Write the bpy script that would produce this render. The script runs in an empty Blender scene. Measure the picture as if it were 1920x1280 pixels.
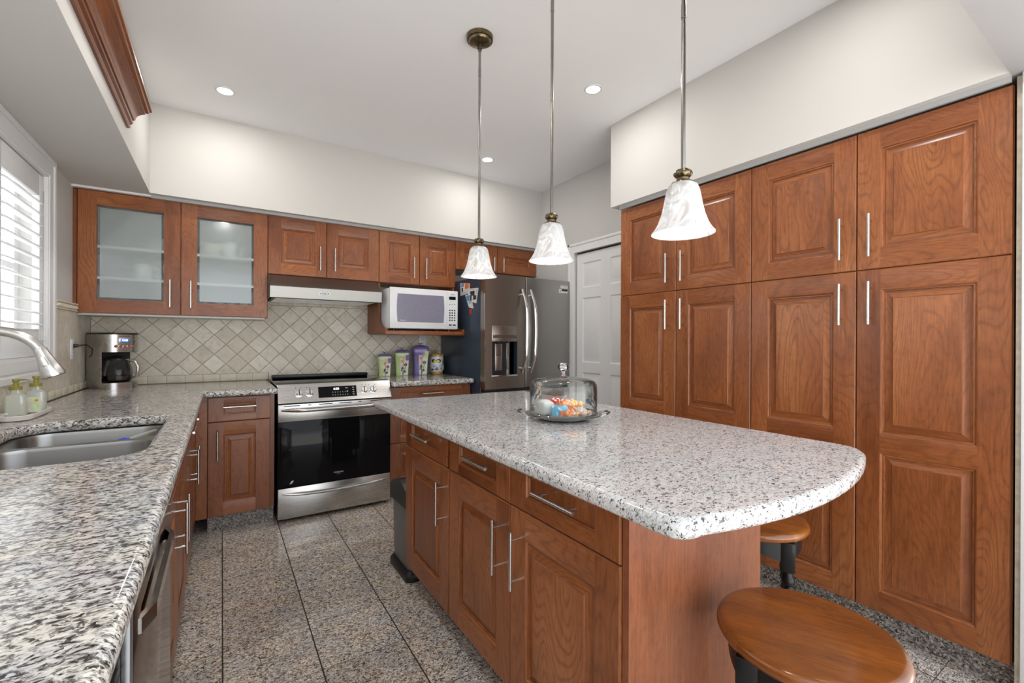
import bpy, bmesh, math, random
from math import sin, cos, pi, radians as RD
from mathutils import Vector, Matrix
random.seed(7)
SC = bpy.context.scene
COL = SC.collection
H = 1.235                      # camera height; z values written H+... were measured from the lens

# ---------------------------------------------------------------- camera
FPX, TH, PI_, RO = 838.3, 0.5755, -0.0006, 0.0043
cam_d = bpy.data.cameras.new('camera'); cam = bpy.data.objects.new('camera', cam_d); COL.objects.link(cam)
cam_d.sensor_width = 36.0; cam_d.lens = FPX * 36.0 / 1920.0; cam_d.clip_start = 0.02; cam_d.clip_end = 200
_R = Vector((cos(TH), -sin(TH), 0)); _F = Vector((sin(TH)*cos(PI_), cos(TH)*cos(PI_), sin(PI_))); _U = _R.cross(_F)
_R2 = _R*cos(RO) + _U*sin(RO); _U2 = _U*cos(RO) - _R*sin(RO)
cam.matrix_world = Matrix(((_R2.x, _U2.x, -_F.x, 0), (_R2.y, _U2.y, -_F.y, 0), (_R2.z, _U2.z, -_F.z, H), (0, 0, 0, 1)))
SC.camera = cam
# ---------------------------------------------------------------- world, exposure
W = bpy.data.worlds.new('World'); SC.world = W; W.use_nodes = True
_nt = W.node_tree; _bg = _nt.nodes['Background']
_tc = _nt.nodes.new('ShaderNodeTexCoord'); _sx = _nt.nodes.new('ShaderNodeSeparateXYZ'); _rm = _nt.nodes.new('ShaderNodeValToRGB')
_nt.links.new(_tc.outputs['Generated'], _sx.inputs[0]); _nt.links.new(_sx.outputs['Z'], _rm.inputs[0]); _nt.links.new(_rm.outputs[0], _bg.inputs[0])
_e = _rm.color_ramp.elements; _e[0].position = 0.0; _e[0].color = (1.7, 1.68, 1.63, 1); _e[1].position = 0.06; _e[1].color = (.86, .93, 1, 1)  # below the horizon brighter than the sky: added upward fill for the ceiling
_bg.inputs[1].default_value = 1.7
SC.view_settings.view_transform = 'Standard'; SC.view_settings.look = 'None'
SC.view_settings.exposure = 0.68; SC.view_settings.gamma = 1.0; SC.view_settings.use_curve_mapping = False
DOWN_W, PEND_W = 2.6, .22

# ---------------------------------------------------------------- node helpers
def mat(name):
    m = bpy.data.materials.new(name); m.use_nodes = True
    nt = m.node_tree
    for n in list(nt.nodes):
        if n.type != 'OUTPUT_MATERIAL' and n.type != 'BSDF_PRINCIPLED': nt.nodes.remove(n)
    return m, nt, nt.nodes['Principled BSDF']
def nd(nt, typ, ins=None, **kw):
    n = nt.nodes.new('ShaderNode' + typ)
    for k, v in kw.items(): setattr(n, k, v)
    for k, v in (ins or {}).items():
        s = n.inputs[k]
        if isinstance(v, bpy.types.NodeSocket): nt.links.new(v, s)
        else: s.default_value = v
    return n
def ramp(nt, fac, stops, interp='LINEAR'):
    r = nd(nt, 'ValToRGB', {'Fac': fac}); cr = r.color_ramp; cr.interpolation = interp
    while len(cr.elements) < len(stops): cr.elements.new(0.5)
    for e, (p, c) in zip(cr.elements, stops):
        e.position = p; e.color = (c[0], c[1], c[2], 1) if len(c) == 3 else c
    return r.outputs['Color']
def mth(nt, op, a, b=0.0, c=None):
    ins = {0: a, 1: b}
    if c is not None: ins[2] = c
    return nd(nt, 'Math', ins, operation=op).outputs[0]
def mixc(nt, f, a, b, mode='MIX'):
    n = nd(nt, 'Mix', data_type='RGBA', blend_type=mode)
    for i, v in ((0, f), (6, a), (7, b)):
        if isinstance(v, bpy.types.NodeSocket): nt.links.new(v, n.inputs[i])
        else: n.inputs[i].default_value = v if i == 0 or len(v) == 4 else (*v, 1)
    return n.outputs[2]
def coords(nt, kind='Object', scale=(1, 1, 1), rot=(0, 0, 0)):
    tc = nd(nt, 'TexCoord')
    return nd(nt, 'Mapping', {'Vector': tc.outputs[kind], 'Scale': scale, 'Rotation': rot}).outputs[0]
def noise(nt, v, scale, detail=2, rough=.5, dist=0.0):
    return nd(nt, 'TexNoise', {'Vector': v, 'Scale': scale, 'Detail': detail, 'Roughness': rough, 'Distortion': dist})
def bump(nt, b, h, strength=.2, dist=.002):
    bn = nd(nt, 'Bump', {'Height': h, 'Strength': strength, 'Distance': dist}); nt.links.new(bn.outputs[0], b.inputs['Normal'])
def simple(name, col, rough=.5, metal=0.0, spec=.5, coat=0.0, vary=0.0, vscale=30, bmp=0.0):
    m, nt, b = mat(name)
    b.inputs['Roughness'].default_value = rough; b.inputs['Metallic'].default_value = metal
    b.inputs['Specular IOR Level'].default_value = spec; b.inputs['Coat Weight'].default_value = coat
    v = coords(nt); n = noise(nt, v, vscale, 3)
    a = tuple(max(0, c*(1-vary)) for c in col); c2 = tuple(min(1, c*(1+vary)) for c in col)
    nt.links.new(ramp(nt, n.outputs[0], [(.3, a), (.7, c2)]), b.inputs['Base Color'])
    if bmp: bump(nt, b, n.outputs[0], bmp)
    return m

# ---------------------------------------------------------------- materials
def wood(name, light, mid, dark, rough=.33, fig=1.0, coat=.25):
    m, nt, b = mat(name)
    tc = nd(nt, 'TexCoord').outputs['UV']
    sep = nd(nt, 'SeparateXYZ', {0: tc}); u, v = sep.outputs[0], sep.outputs[1]
    def vec(su, sv): return nd(nt, 'CombineXYZ', {0: mth(nt, 'MULTIPLY', u, su), 1: mth(nt, 'MULTIPLY', v, sv), 2: 0.0}).outputs[0]
    fib = noise(nt, vec(160, 7), 1.0, 3, .6).outputs[0]
    cath = noise(nt, vec(4.2, .95), 1.0, 2, .45, .25).outputs[0]
    rings = mth(nt, 'SINE', mth(nt, 'MULTIPLY', cath, 235.0 * fig))
    rings = mth(nt, 'POWER', mth(nt, 'MULTIPLY_ADD', rings, .5, .5), 5.0)
    blotch = noise(nt, vec(4.5, 1.1), 1.0, 3, .6, .5).outputs[0]
    piece = noise(nt, vec(.35, .35), 1.0, 0).outputs[0]
    fleck = noise(nt, vec(60, 26), 1.0, 3, .7).outputs[0]
    c = ramp(nt, blotch, [(.28, dark), (.5, mid), (.75, light)])
    c = mixc(nt, mth(nt, 'MULTIPLY', rings, mth(nt, 'MULTIPLY_ADD', blotch, .7, -.08)), c, tuple(x*.42 for x in dark))
    f2 = ramp(nt, fib, [(.3, (.80, .78, .76)), (.62, (1.06, 1.05, 1.04))])
    c = mixc(nt, 1.0, c, f2, 'MULTIPLY')
    f3 = ramp(nt, fleck, [(.34, (.82, .80, .79)), (.5, (1, 1, 1)), (.72, (1.1, 1.1, 1.1))])
    c = mixc(nt, .8, c, f3, 'MULTIPLY')
    f4 = ramp(nt, piece, [(.3, (.80, .74, .72)), (.7, (1.13, 1.12, 1.1))])
    c = mixc(nt, 1.0, c, f4, 'MULTIPLY')
    nt.links.new(c, b.inputs['Base Color'])
    b.inputs['Roughness'].default_value = rough; b.inputs['Coat Weight'].default_value = coat; b.inputs['Coat Roughness'].default_value = .22
    b.inputs['Specular IOR Level'].default_value = .35
    bump(nt, b, fib, .06, .0006)
    return m
CHERRY = wood('cherry wood', (.385, .145, .050), (.295, .098, .032), (.175, .052, .017))
VENEER = wood('cherry veneer', (.38, .15, .07), (.33, .12, .052), (.26, .085, .036), .45, .10, .0)
SEATW = wood('golden stained wood', (.40, .15, .022), (.29, .088, .012), (.13, .038, .007), .16, .12, .7)

def granite(name, sc, stops, stretch=(1, 1, 1), tint=((1, 1, 1), (1, 1, 1)), tsc=9, dots=None, fine=0.5, rough=.08, tiles=None, rot=0, warp=0.006, coat=0.0):
    m, nt, b = mat(name)
    v = coords(nt, 'Object', stretch, (0, 0, rot))
    w = noise(nt, v, sc*.35, 2).outputs['Color']
    wv = nd(nt, 'VectorMath', {0: w, 1: (.5, .5, .5)}, operation='SUBTRACT').outputs[0]
    wv = nd(nt, 'VectorMath', {0: wv, 'Scale': warp*4}, operation='SCALE').outputs[0]
    v2 = nd(nt, 'VectorMath', {0: v, 1: wv}, operation='ADD').outputs[0]
    vo = nd(nt, 'TexVoronoi', {'Vector': v2, 'Scale': sc, 'Randomness': 1.0})
    cell = nd(nt, 'SeparateColor', {0: vo.outputs['Color']}).outputs[0]
    n = noise(nt, v2, sc*.55, 4, .7).outputs[0]
    fac = mth(nt, 'ADD', mth(nt, 'MULTIPLY', cell, fine), mth(nt, 'MULTIPLY', mth(nt, 'MULTIPLY_ADD', mth(nt, 'SUBTRACT', n, .5), 2.4, .5), 1-fine))
    c = ramp(nt, fac, stops)
    t = noise(nt, v, tsc, 3, .6).outputs[0]
    c = mixc(nt, 1.0, c, ramp(nt, t, [(.36, tint[0]), (.62, tint[1])]), 'MULTIPLY')
    if dots:
        dsc, thr, dcol = dots
        vd = nd(nt, 'TexVoronoi', {'Vector': v2, 'Scale': dsc, 'Randomness': 1.0})
        keep = nd(nt, 'SeparateColor', {0: vd.outputs['Color']}).outputs[1]
        rad = mth(nt, 'MULTIPLY', mth(nt, 'POWER', keep, 2.2), thr)
        msk = mth(nt, 'LESS_THAN', vd.outputs['Distance'], rad)
        c = mixc(nt, mth(nt, 'MULTIPLY', msk, .92), c, dcol)
    b.inputs['Roughness'].default_value = rough
    if tiles:
        p, x0, y0, gw, gcol = tiles
        tc = nd(nt, 'TexCoord').outputs['Object']; sp = nd(nt, 'SeparateXYZ', {0: tc})
        def cellf(s, o):
            q = mth(nt, 'DIVIDE', mth(nt, 'SUBTRACT', s, o), p); return q, mth(nt, 'FRACT', q)
        qx, fx = cellf(sp.outputs[0], x0); qy, fy = cellf(sp.outputs[1], y0)
        dx = mth(nt, 'MINIMUM', fx, mth(nt, 'SUBTRACT', 1.0, fx)); dy = mth(nt, 'MINIMUM', fy, mth(nt, 'SUBTRACT', 1.0, fy))
        gm = mth(nt, 'LESS_THAN', mth(nt, 'MINIMUM', dx, mth(nt, 'MULTIPLY', dy, 2.1)), gw/p)
        idv = nd(nt, 'CombineXYZ', {0: mth(nt, 'FLOOR', qx), 1: mth(nt, 'FLOOR', qy), 2: 0.0}).outputs[0]
        wn = nd(nt, 'TexWhiteNoise', {0: idv}, noise_dimensions='3D').outputs[0]
        c = mixc(nt, 1.0, c, ramp(nt, wn, [(0, (.86, .84, .82)), (1, (1.1, 1.09, 1.08))]), 'MULTIPLY')
        c = mixc(nt, gm, c, gcol)
        nt.links.new(mth(nt, 'MULTIPLY_ADD', gm, .5, rough), b.inputs['Roughness'])
    nt.links.new(c, b.inputs['Base Color'])
    b.inputs['Specular IOR Level'].default_value = .5
    return m
G_LEFT = granite('grey flecked granite', 175, [(.24, (.025, .023, .025)), (.36, (.13, .123, .12)), (.46, (.36, .345, .33)), (.56, (.60, .585, .56)), (.76, (.76, .745, .71))], (.75, 1.25, 1.1),
                 ((.88, .88, .92), (1.06, 1.02, .95)), 10, None, .34, .10, None, .35, .006)
G_ISL = granite('white granite with dark flecks', 260, [(.10, (.14, .135, .135)), (.28, (.36, .35, .345)), (.44, (.54, .53, .52)), (.66, (.65, .64, .63)), (.9, (.70, .69, .68))], (.8, 1.2, 1),
                ((.93, .95, .95), (1.04, 1.0, .99)), 7, (150, .60, (.03, .03, .032)), .5, .09)
G_FLOOR = granite('polished brown grey granite tiles', 190, [(.18, (.035, .03, .027)), (.32, (.17, .15, .135)), (.45, (.40, .365, .33)), (.60, (.64, .60, .55)), (.82, (.88, .85, .81))], (.85, 1.2, 1),
                  ((.92, .92, .94), (1.08, 1.0, .90)), 8, None, .55, .10, (.3150, .006, 2.105-.315*8, .0026, (.02, .018, .016)), .25, .008)
G_KICK = granite('granite kick strip', 170, [(.16, (.03, .027, .025)), (.33, (.11, .095, .085)), (.5, (.24, .215, .20)), (.68, (.42, .39, .36)), (.86, (.62, .59, .56))], (1, 1, 1),
                 ((.95, .95, .95), (1.05, 1.0, .95)), 8, None, .55, .25)

def tiles_diag(name, plane):
    m, nt, b = mat(name)
    tc = nd(nt, 'TexCoord').outputs['Object']; sp = nd(nt, 'SeparateXYZ', {0: tc})
    a = sp.outputs[0] if plane == 'y' else sp.outputs[1]; z = sp.outputs[2]
    a0 = .393 if plane == 'y' else 3.43
    z0 = H + .186
    p = .147/math.sqrt(2)
    aa = mth(nt, 'SUBTRACT', a, a0); zz = mth(nt, 'SUBTRACT', z, z0)
    k = 1/(math.sqrt(2)*p)
    q1 = mth(nt, 'MULTIPLY', mth(nt, 'ADD', aa, zz), k); q2 = mth(nt, 'MULTIPLY', mth(nt, 'SUBTRACT', aa, zz), k)
    def edge(q):
        f = mth(nt, 'FRACT', q); return mth(nt, 'MINIMUM', f, mth(nt, 'SUBTRACT', 1.0, f))
    d = mth(nt, 'MINIMUM', edge(q1), edge(q2))
    wob = noise(nt, coords(nt), 60, 2).outputs[0]
    d = mth(nt, 'ADD', d, mth(nt, 'MULTIPLY_ADD', wob, .016, -.008))
    idv = nd(nt, 'CombineXYZ', {0: mth(nt, 'FLOOR', q1), 1: mth(nt, 'FLOOR', q2), 2: 0.0}).outputs[0]
    wn = nd(nt, 'TexWhiteNoise', {0: idv}, noise_dimensions='3D').outputs[0]
    base = ramp(nt, wn, [(0, (.60, .54, .44)), (.5, (.68, .62, .52)), (1, (.76, .71, .62))])
    mar = noise(nt, coords(nt), 22, 5, .65, .8).outputs[0]
    base = mixc(nt, 1.0, base, ramp(nt, mar, [(.32, (.84, .82, .80)), (.5, (1, 1, 1)), (.7, (1.08, 1.08, 1.07))]), 'MULTIPLY')
    g = mth(nt, 'LESS_THAN', d, .019)
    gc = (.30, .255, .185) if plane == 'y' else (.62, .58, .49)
    nt.links.new(mixc(nt, g, base, gc), b.inputs['Base Color'])
    b.inputs['Roughness'].default_value = .42
    bump(nt, b, ramp(nt, d, [(.0, (0, 0, 0)), (.05, (1, 1, 1))]), .5, .002)
    return m
T_BACK = tiles_diag('tumbled diamond tiles', 'y'); T_LEFT = tiles_diag('tumbled diamond tiles side', 'x')
T_ROW = simple('tumbled border tile', (.68, .62, .50), .45, vary=.12, vscale=14, bmp=.2)
GROUT = simple('beige grout', (.33, .28, .20), .8, vary=.1)
BORDER = simple('carved cream border', (.66, .60, .48), .5, vary=.15, vscale=40)
WALL = simple('warm white wall paint', (.615, .60, .57), .6, spec=.3, vary=.008, vscale=3)
WALLB = simple('grey wall paint', (.60, .59, .57), .6, spec=.3, vary=.01, vscale=3)
CEIL = simple('white ceiling paint', (.93, .93, .935), .7, spec=.2, vary=.006, vscale=2)
WHITE = simple('white gloss paint', (.80, .80, .80), .35, vary=.01)
TRIM_SHADE = simple('trim grey with header shade', (.42, .42, .425), .5, vary=.01)  # grey of the strips, darkened to carry the header's underside shade
SHUT = simple('white shutter paint', (.82, .83, .84), .4, vary=.01)
WPLAST = simple('white appliance plastic', (.80, .81, .82), .3, vary=.01)
IVORY = simple('white cabinet lining', (.70, .71, .70), .5, vary=.02)
BLACK = simple('black plastic', (.012, .012, .013), .35, vary=.1)
BLACKW = simple('black lacquered wood', (.008, .007, .007), .38, spec=.3, coat=.15, vary=.2)
BGLASS = simple('black glass', (.005, .005, .006), .04, spec=.16, vary=.05)
CHROME = simple('chrome', (.80, .80, .80), .10, 1.0, vary=.02)
NICKEL = simple('brushed nickel', (.66, .65, .63), .26, 1.0, vary=.06, vscale=80)
BRASS = simple('antique bronze', (.16, .125, .07), .28, .9, vary=.5, vscale=60)
RODM = simple('dark nickel rod', (.30, .285, .26), .25, 1.0, vary=.1)
NAVY = simple('dark slate enamel', (.028, .042, .068), .32, vary=.15, vscale=5)
DKBROWN = simple('dark brown panel', (.085, .055, .042), .35, vary=.1)
PURPLE = simple('purple glaze', (.20, .14, .42), .25, coat=.4, vary=.15, vscale=25)
GREENG = simple('pale green glaze', (.52, .64, .27), .25, coat=.4, vary=.1, vscale=25)
CREAMG = simple('cream glaze', (.80, .76, .62), .25, coat=.4, vary=.1, vscale=30)
OCHRE = simple('ochre glaze', (.55, .30, .07), .3, coat=.4, vary=.25, vscale=30)
YELL = simple('lemon yellow glaze', (.85, .68, .03), .3, vary=.08)
DKGRN = simple('dark green glaze', (.02, .05, .02), .3, vary=.3)
INK = simple('black ink', (.015, .013, .02), .4, vary=.2)
REDP = simple('red print', (.70, .02, .02), .4, vary=.1)
ORANGE = simple('orange print', (.90, .22, .03), .4, vary=.15)
BLUEP = simple('blue print', (.10, .30, .60), .4, vary=.2)
PAPER = simple('white paper', (.78, .78, .76), .6, vary=.04)
PEACH = simple('peach flower', (.85, .40, .25), .4, vary=.2)
OLIVE = simple('olive pump plastic', (.27, .24, .03), .35, vary=.1)
SOAPW = simple('milky soap', (.70, .70, .64), .3, vary=.05)
LABELG = simple('pale green label', (.62, .78, .46), .4, vary=.15, vscale=60)
STONEW = simple('off white tray glaze', (.74, .70, .66), .35, vary=.04)
CERAM = simple('white ceramic', (.80, .80, .80), .2, coat=.4, vary=.01)
MWIN = simple('grey mesh window', (.235, .225, .30), .22, vary=.12, vscale=120)
LGREY = simple('light grey print', (.45, .46, .48), .4, vary=.05)
BLUEPL = simple('blue plastic', (.02, .05, .60), .35, vary=.1)
GALV = simple('dull steel bin', (.22, .23, .24), .38, .7, vary=.08, vscale=9)
SEAL = simple('dark gap', (.02, .012, .008), .8, vary=.05)

def steel(name, col, rough, axis='z', k=.07):
    m, nt, b = mat(name)
    s = {'x': (1, 90, 300), 'y': (90, 1, 300), 'z': (260, 260, 2)}[axis]
    n = noise(nt, coords(nt, 'Object', s), 1.0, 3, .6).outputs[0]
    nt.links.new(ramp(nt, n, [(.25, tuple(c*(1-k) for c in col)), (.75, tuple(min(1, c*(1+k)) for c in col))]), b.inputs['Base Color'])
    nt.links.new(mth(nt, 'MULTIPLY_ADD', n, .12, rough-.06), b.inputs['Roughness'])
    b.inputs['Metallic'].default_value = 1.0
    return m
STEEL = steel('brushed stainless steel', (.52, .51, .49), .27, 'x')
STEELV = steel('brushed stainless sheet', (.52, .49, .46), .25, 'z')
SINKM = simple('satin sink steel', (.36, .35, .335), .30, 1.0, vary=.03, vscale=4)
HOODM = steel('satin hood steel', (.27, .265, .25), .36, 'x')
SLATE = steel('slate finish steel', (.33, .295, .26), .30, 'z', .04)
SLATE2 = steel('grey finish steel', (.36, .355, .34), .30, 'z', .04)
DWM = steel('polished dishwasher steel', (.42, .36, .32), .13, 'z', .03)

def emis(name, col, s):
    m, nt, b = mat(name); b.inputs['Base Color'].default_value = (*col, 1)
    b.inputs['Emission Color'].default_value = (*col, 1); b.inputs['Emission Strength'].default_value = s; return m
LAMPM = emis('lit lamp lens', (1, .98, .95), 9.0)
BULBM = emis('lit bulb', (1, .99, .97), 2.2)
LEDW = emis('lit white digits', (.9, .95, 1), 2.0)
LEDB = emis('lit blue display', (.03, .18, .75), .6)
def glassy(name, tint=(1, 1, 1), gl=1.0, edge=.35, base=.0):
    m, nt, b = mat(name); out = nt.nodes['Material Output']; nt.nodes.remove(b)
    lw = nd(nt, 'LayerWeight', {'Blend': .35})
    tcol = mixc(nt, mth(nt, 'MULTIPLY', mth(nt, 'POWER', lw.outputs['Facing'], 2.0), edge), tint, (.12, .13, .14))
    t = nd(nt, 'BsdfTransparent', {'Color': tcol}); g = nd(nt, 'BsdfGlossy', {'Color': (1, 1, 1, 1), 'Roughness': .02})
    f = nd(nt, 'Fresnel', {'IOR': 1.45})
    mx = nd(nt, 'MixShader', {0: mth(nt, 'MULTIPLY_ADD', f.outputs[0], gl, base), 1: t.outputs[0], 2: g.outputs[0]})
    nt.links.new(mx.outputs[0], out.inputs[0]); return m
GLASS = glassy('clear glass', (.975, .985, .98), .8, .40)
PANE = glassy('window glass', (1, 1, 1), .25, .0)
KNOBG = glassy('cut glass', (.90, .92, .92), 1.0, .95, .12)
def frosted():
    m, nt, b = mat('frosted glass'); out = nt.nodes['Material Output']; nt.nodes.remove(b)
    t = nd(nt, 'BsdfTransparent', {'Color': (.92, .95, .95, 1)}); r = nd(nt, 'BsdfRefraction', {'Color': (.9, .95, .95, 1), 'Roughness': .22, 'IOR': 1.08})
    d = nd(nt, 'BsdfTranslucent', {'Color': (.85, .9, .9, 1)}); d2 = nd(nt, 'BsdfDiffuse', {'Color': (.80, .85, .85, 1)})
    g = nd(nt, 'BsdfGlossy', {'Roughness': .12})
    m1 = nd(nt, 'MixShader', {0: .35, 1: t.outputs[0], 2: r.outputs[0]}); m2 = nd(nt, 'MixShader', {0: .5, 1: d.outputs[0], 2: d2.outputs[0]})
    m3 = nd(nt, 'MixShader', {0: .34, 1: m1.outputs[0], 2: m2.outputs[0]}); m4 = nd(nt, 'MixShader', {0: .07, 1: m3.outputs[0], 2: g.outputs[0]})
    nt.links.new(m4.outputs[0], out.inputs[0]); return m
FROST = frosted()
def alabaster():
    m, nt, b = mat('swirled alabaster glass'); out = nt.nodes['Material Output']; nt.nodes.remove(b)
    n = noise(nt, coords(nt, 'Object', (1, 1, .45)), 15, 3, .55, 1.8).outputs[0]
    c = ramp(nt, n, [(.34, (.60, .57, .55)), (.46, (.86, .86, .86)), (.58, (.68, .68, .69)), (.72, (.90, .90, .90))])
    d = nd(nt, 'BsdfDiffuse', {'Color': c}); t = nd(nt, 'BsdfTranslucent', {'Color': c}); g = nd(nt, 'BsdfGlossy', {'Roughness': .1})
    m1 = nd(nt, 'MixShader', {0: .45, 1: d.outputs[0], 2: t.outputs[0]}); m2 = nd(nt, 'MixShader', {0: .05, 1: m1.outputs[0], 2: g.outputs[0]})
    nt.links.new(m2.outputs[0], out.inputs[0]); return m
ALAB = alabaster()
def plastic_clear():
    m, nt, b = mat('clear soap bottle'); out = nt.nodes['Material Output']; nt.nodes.remove(b)
    t = nd(nt, 'BsdfTransparent', {'Color': (.93, .95, .90, 1)}); d = nd(nt, 'BsdfDiffuse', {'Color': (.78, .80, .74, 1)}); g = nd(nt, 'BsdfGlossy', {'Roughness': .08})
    m1 = nd(nt, 'MixShader', {0: .45, 1: t.outputs[0], 2: d.outputs[0]}); m2 = nd(nt, 'MixShader', {0: .1, 1: m1.outputs[0], 2: g.outputs[0]})
    nt.links.new(m2.outputs[0], out.inputs[0]); return m
CLEARP = plastic_clear()
def candymat(i):
    m, nt, b = mat('candy wrapper %d' % i)
    pal = [[(.85, .16, .03), (.95, .45, .04), (.9, .9, .85)], [(.95, .70, .05), (.9, .25, .05), (.85, .85, .3)], [(.75, .05, .05), (.95, .85, .8), (.9, .3, .2)],
           [(.15, .45, .70), (.6, .8, .9), (.9, .9, .9)], [(.85, .82, .76), (.9, .5, .3), (.95, .95, .92)]][i]
    n = noise(nt, coords(nt, 'Object', (1, 1, 1)), 38, 1, .5, 1).outputs[0]
    nt.links.new(ramp(nt, n, [(.38, pal[0]), (.5, pal[1]), (.62, pal[2])], 'CONSTANT'), b.inputs['Base Color'])
    b.inputs['Roughness'].default_value = .25; return m
CANDY = [candymat(i) for i in range(5)]

# ---------------------------------------------------------------- mesh helpers
class MB:
    def __init__(s):
        s.bm = bmesh.new(); s.uv = s.bm.loops.layers.uv.new('UVMap'); s.mats = []
    def mi(s, m):
        if m not in s.mats: s.mats.append(m)
        return s.mats.index(m)
    def _uvf(s, faces, grain, off):
        g = 'xyz'.index(grain)
        for f in faces:
            n = f.normal; f.normal_update(); n = f.normal
            ax = max(range(3), key=lambda i: abs(n[i]))
            if ax == g: a = [i for i in range(3) if i != g]; u_, v_ = a[0], a[1]
            else: v_ = g; u_ = [i for i in range(3) if i not in (g, ax)][0]
            for l in f.loops: l[s.uv].uv = (l.vert.co[u_] + off[0] + ax*.37, l.vert.co[v_] + off[1])
    def faces(s, vs, fs, m, grain='z', off=None, smooth=False):
        off = off or (random.uniform(0, 30), random.uniform(0, 30))
        bv = [s.bm.verts.new(v) for v in vs]; out = []
        k = s.mi(m)
        for f in fs:
            try: bf = s.bm.faces.new([bv[i] for i in f])
            except ValueError: continue
            bf.material_index = k; bf.smooth = smooth; out.append(bf)
        s._uvf(out, grain, off); return out
    def box(s, x0, x1, y0, y1, z0, z1, m, grain='z', bev=0.0):
        x0, x1 = min(x0, x1), max(x0, x1); y0, y1 = min(y0, y1), max(y0, y1); z0, z1 = min(z0, z1), max(z0, z1)
        vs = [(x, y, z) for x in (x0, x1) for y in (y0, y1) for z in (z0, z1)]
        fs = [(0, 1, 3, 2), (4, 6, 7, 5), (0, 4, 5, 1), (2, 3, 7, 6), (0, 2, 6, 4), (1, 5, 7, 3)]
        if not bev: return s.faces(vs, fs, m, grain)
        t = bmesh.new(); bv = [t.verts.new(v) for v in vs]
        for f in fs: t.faces.new([bv[i] for i in f])
        bmesh.ops.bevel(t, geom=list(t.edges), offset=bev, segments=2, profile=.5, affect='EDGES')
        t.verts.index_update()
        r = s.faces([v.co.copy() for v in t.verts], [[v.index for v in f.verts] for f in t.faces], m, grain, smooth=True); t.free(); return r
    def lathe(s, prof, m, c=(0, 0, 0), n=32, smooth=True, sx=1, sy=1):
        vs = []; fs = []
        for (r, z) in prof:
            for i in range(n):
                a = 2*pi*i/n; vs.append((c[0]+r*sx*cos(a), c[1]+r*sy*sin(a), c[2]+z))
        k = len(prof)
        for j in range(k-1):
            for i in range(n):
                i2 = (i+1) % n; fs.append((j*n+i, j*n+i2, (j+1)*n+i2, (j+1)*n+i))
        if prof[0][0] > 1e-5: fs.append(tuple(reversed(range(n))))
        if prof[-1][0] > 1e-5: fs.append(tuple((k-1)*n+i for i in range(n)))
        return s.faces(vs, fs, m, smooth=smooth)
    def shell(s, prof, m, c=(0, 0, 0), n=48):           # open revolved strip, no caps
        vs = []; fs = []
        for (r, z) in prof:
            for i in range(n):
                a = 2*pi*i/n; vs.append((c[0]+r*cos(a), c[1]+r*sin(a), c[2]+z))
        for j in range(len(prof)-1):
            for i in range(n):
                i2 = (i+1) % n; fs.append((j*n+i, j*n+i2, (j+1)*n+i2, (j+1)*n+i))
        return s.faces(vs, fs, m, smooth=True)
    def tube(s, pts, r, m, n=12, flat=1.0):
        pts = [Vector(p) for p in pts]; rs = r if isinstance(r, (list, tuple)) else [r]*len(pts)
        vs = []; fs = []; up = None
        for i, p in enumerate(pts):
            t = (pts[min(i+1, len(pts)-1)] - pts[max(i-1, 0)]).normalized()
            if up is None:
                up = Vector((0, 0, 1)) if abs(t.z) < .9 else Vector((0, 1, 0))
            a = t.cross(up).normalized(); b = a.cross(t).normalized(); up = b
            for j in range(n):
                an = 2*pi*j/n; vs.append(p + a*rs[i]*cos(an) + b*rs[i]*flat*sin(an))
        for i in range(len(pts)-1):
            for j in range(n):
                j2 = (j+1) % n; fs.append((i*n+j, i*n+j2, (i+1)*n+j2, (i+1)*n+j))
        fs.append(tuple(reversed(range(n)))); fs.append(tuple((len(pts)-1)*n+j for j in range(n)))
        return s.faces(vs, fs, m, smooth=True)
    def prism(s, poly, axis, a0, a1, m, grain='z', smooth=False):
        """poly in the two remaining axes (order x,y,z without axis)"""
        def P(p, a):
            if axis == 'x': return (a, p[0], p[1])
            if axis == 'y': return (p[0], a, p[1])
            return (p[0], p[1], a)
        n = len(poly); vs = [P(p, a0) for p in poly] + [P(p, a1) for p in poly]
        fs = [tuple(range(n)), tuple(reversed(range(n, 2*n)))] + [(i, n+i, n+(i+1) % n, (i+1) % n) for i in range(n)]
        out = s.faces(vs, fs, m, grain)
        if smooth:
            for f in out[2:]: f.smooth = True
        return out
    def loft(s, rings, m, caps=(True, True), smooth=True):
        n = len(rings[0]); vs = [p for r in rings for p in r]; fs = []
        for j in range(len(rings)-1):
            for i in range(n): fs.append((j*n+i, j*n+(i+1) % n, (j+1)*n+(i+1) % n, (j+1)*n+i))
        if caps[0]: fs.append(tuple(reversed(range(n))))
        if caps[1]: fs.append(tuple((len(rings)-1)*n+i for i in range(n)))
        return s.faces(vs, fs, m, smooth=smooth)
    def merge(s, d=1e-5): bmesh.ops.remove_doubles(s.bm, verts=s.bm.verts, dist=d)
    def build(s, name, parent=None, loc=None, sharp=35):
        bmesh.ops.recalc_face_normals(s.bm, faces=s.bm.faces)
        me = bpy.data.meshes.new(name); s.bm.to_mesh(me); s.bm.free()
        for m in s.mats: me.materials.append(m)
        try: me.set_sharp_from_angle(angle=RD(sharp))
        except Exception: pass
        o = bpy.data.objects.new(name, me); COL.objects.link(o)
        if parent is not None: o.parent = parent
        if loc: o.location = loc
        return o
def tag(o, label=None, cat=None, group=None, kind=None):
    if label: o['label'] = label
    if cat: o['category'] = cat
    if group: o['group'] = group
    if kind: o['kind'] = kind
    return o
def thing(name, label, cat, loc=(0, 0, 0), rz=0, group=None):
    o = bpy.data.objects.new(name, None); COL.objects.link(o); o.empty_display_size = .1
    o.location = loc; o.rotation_euler = (0, 0, rz); return tag(o, label, cat, group)
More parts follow.
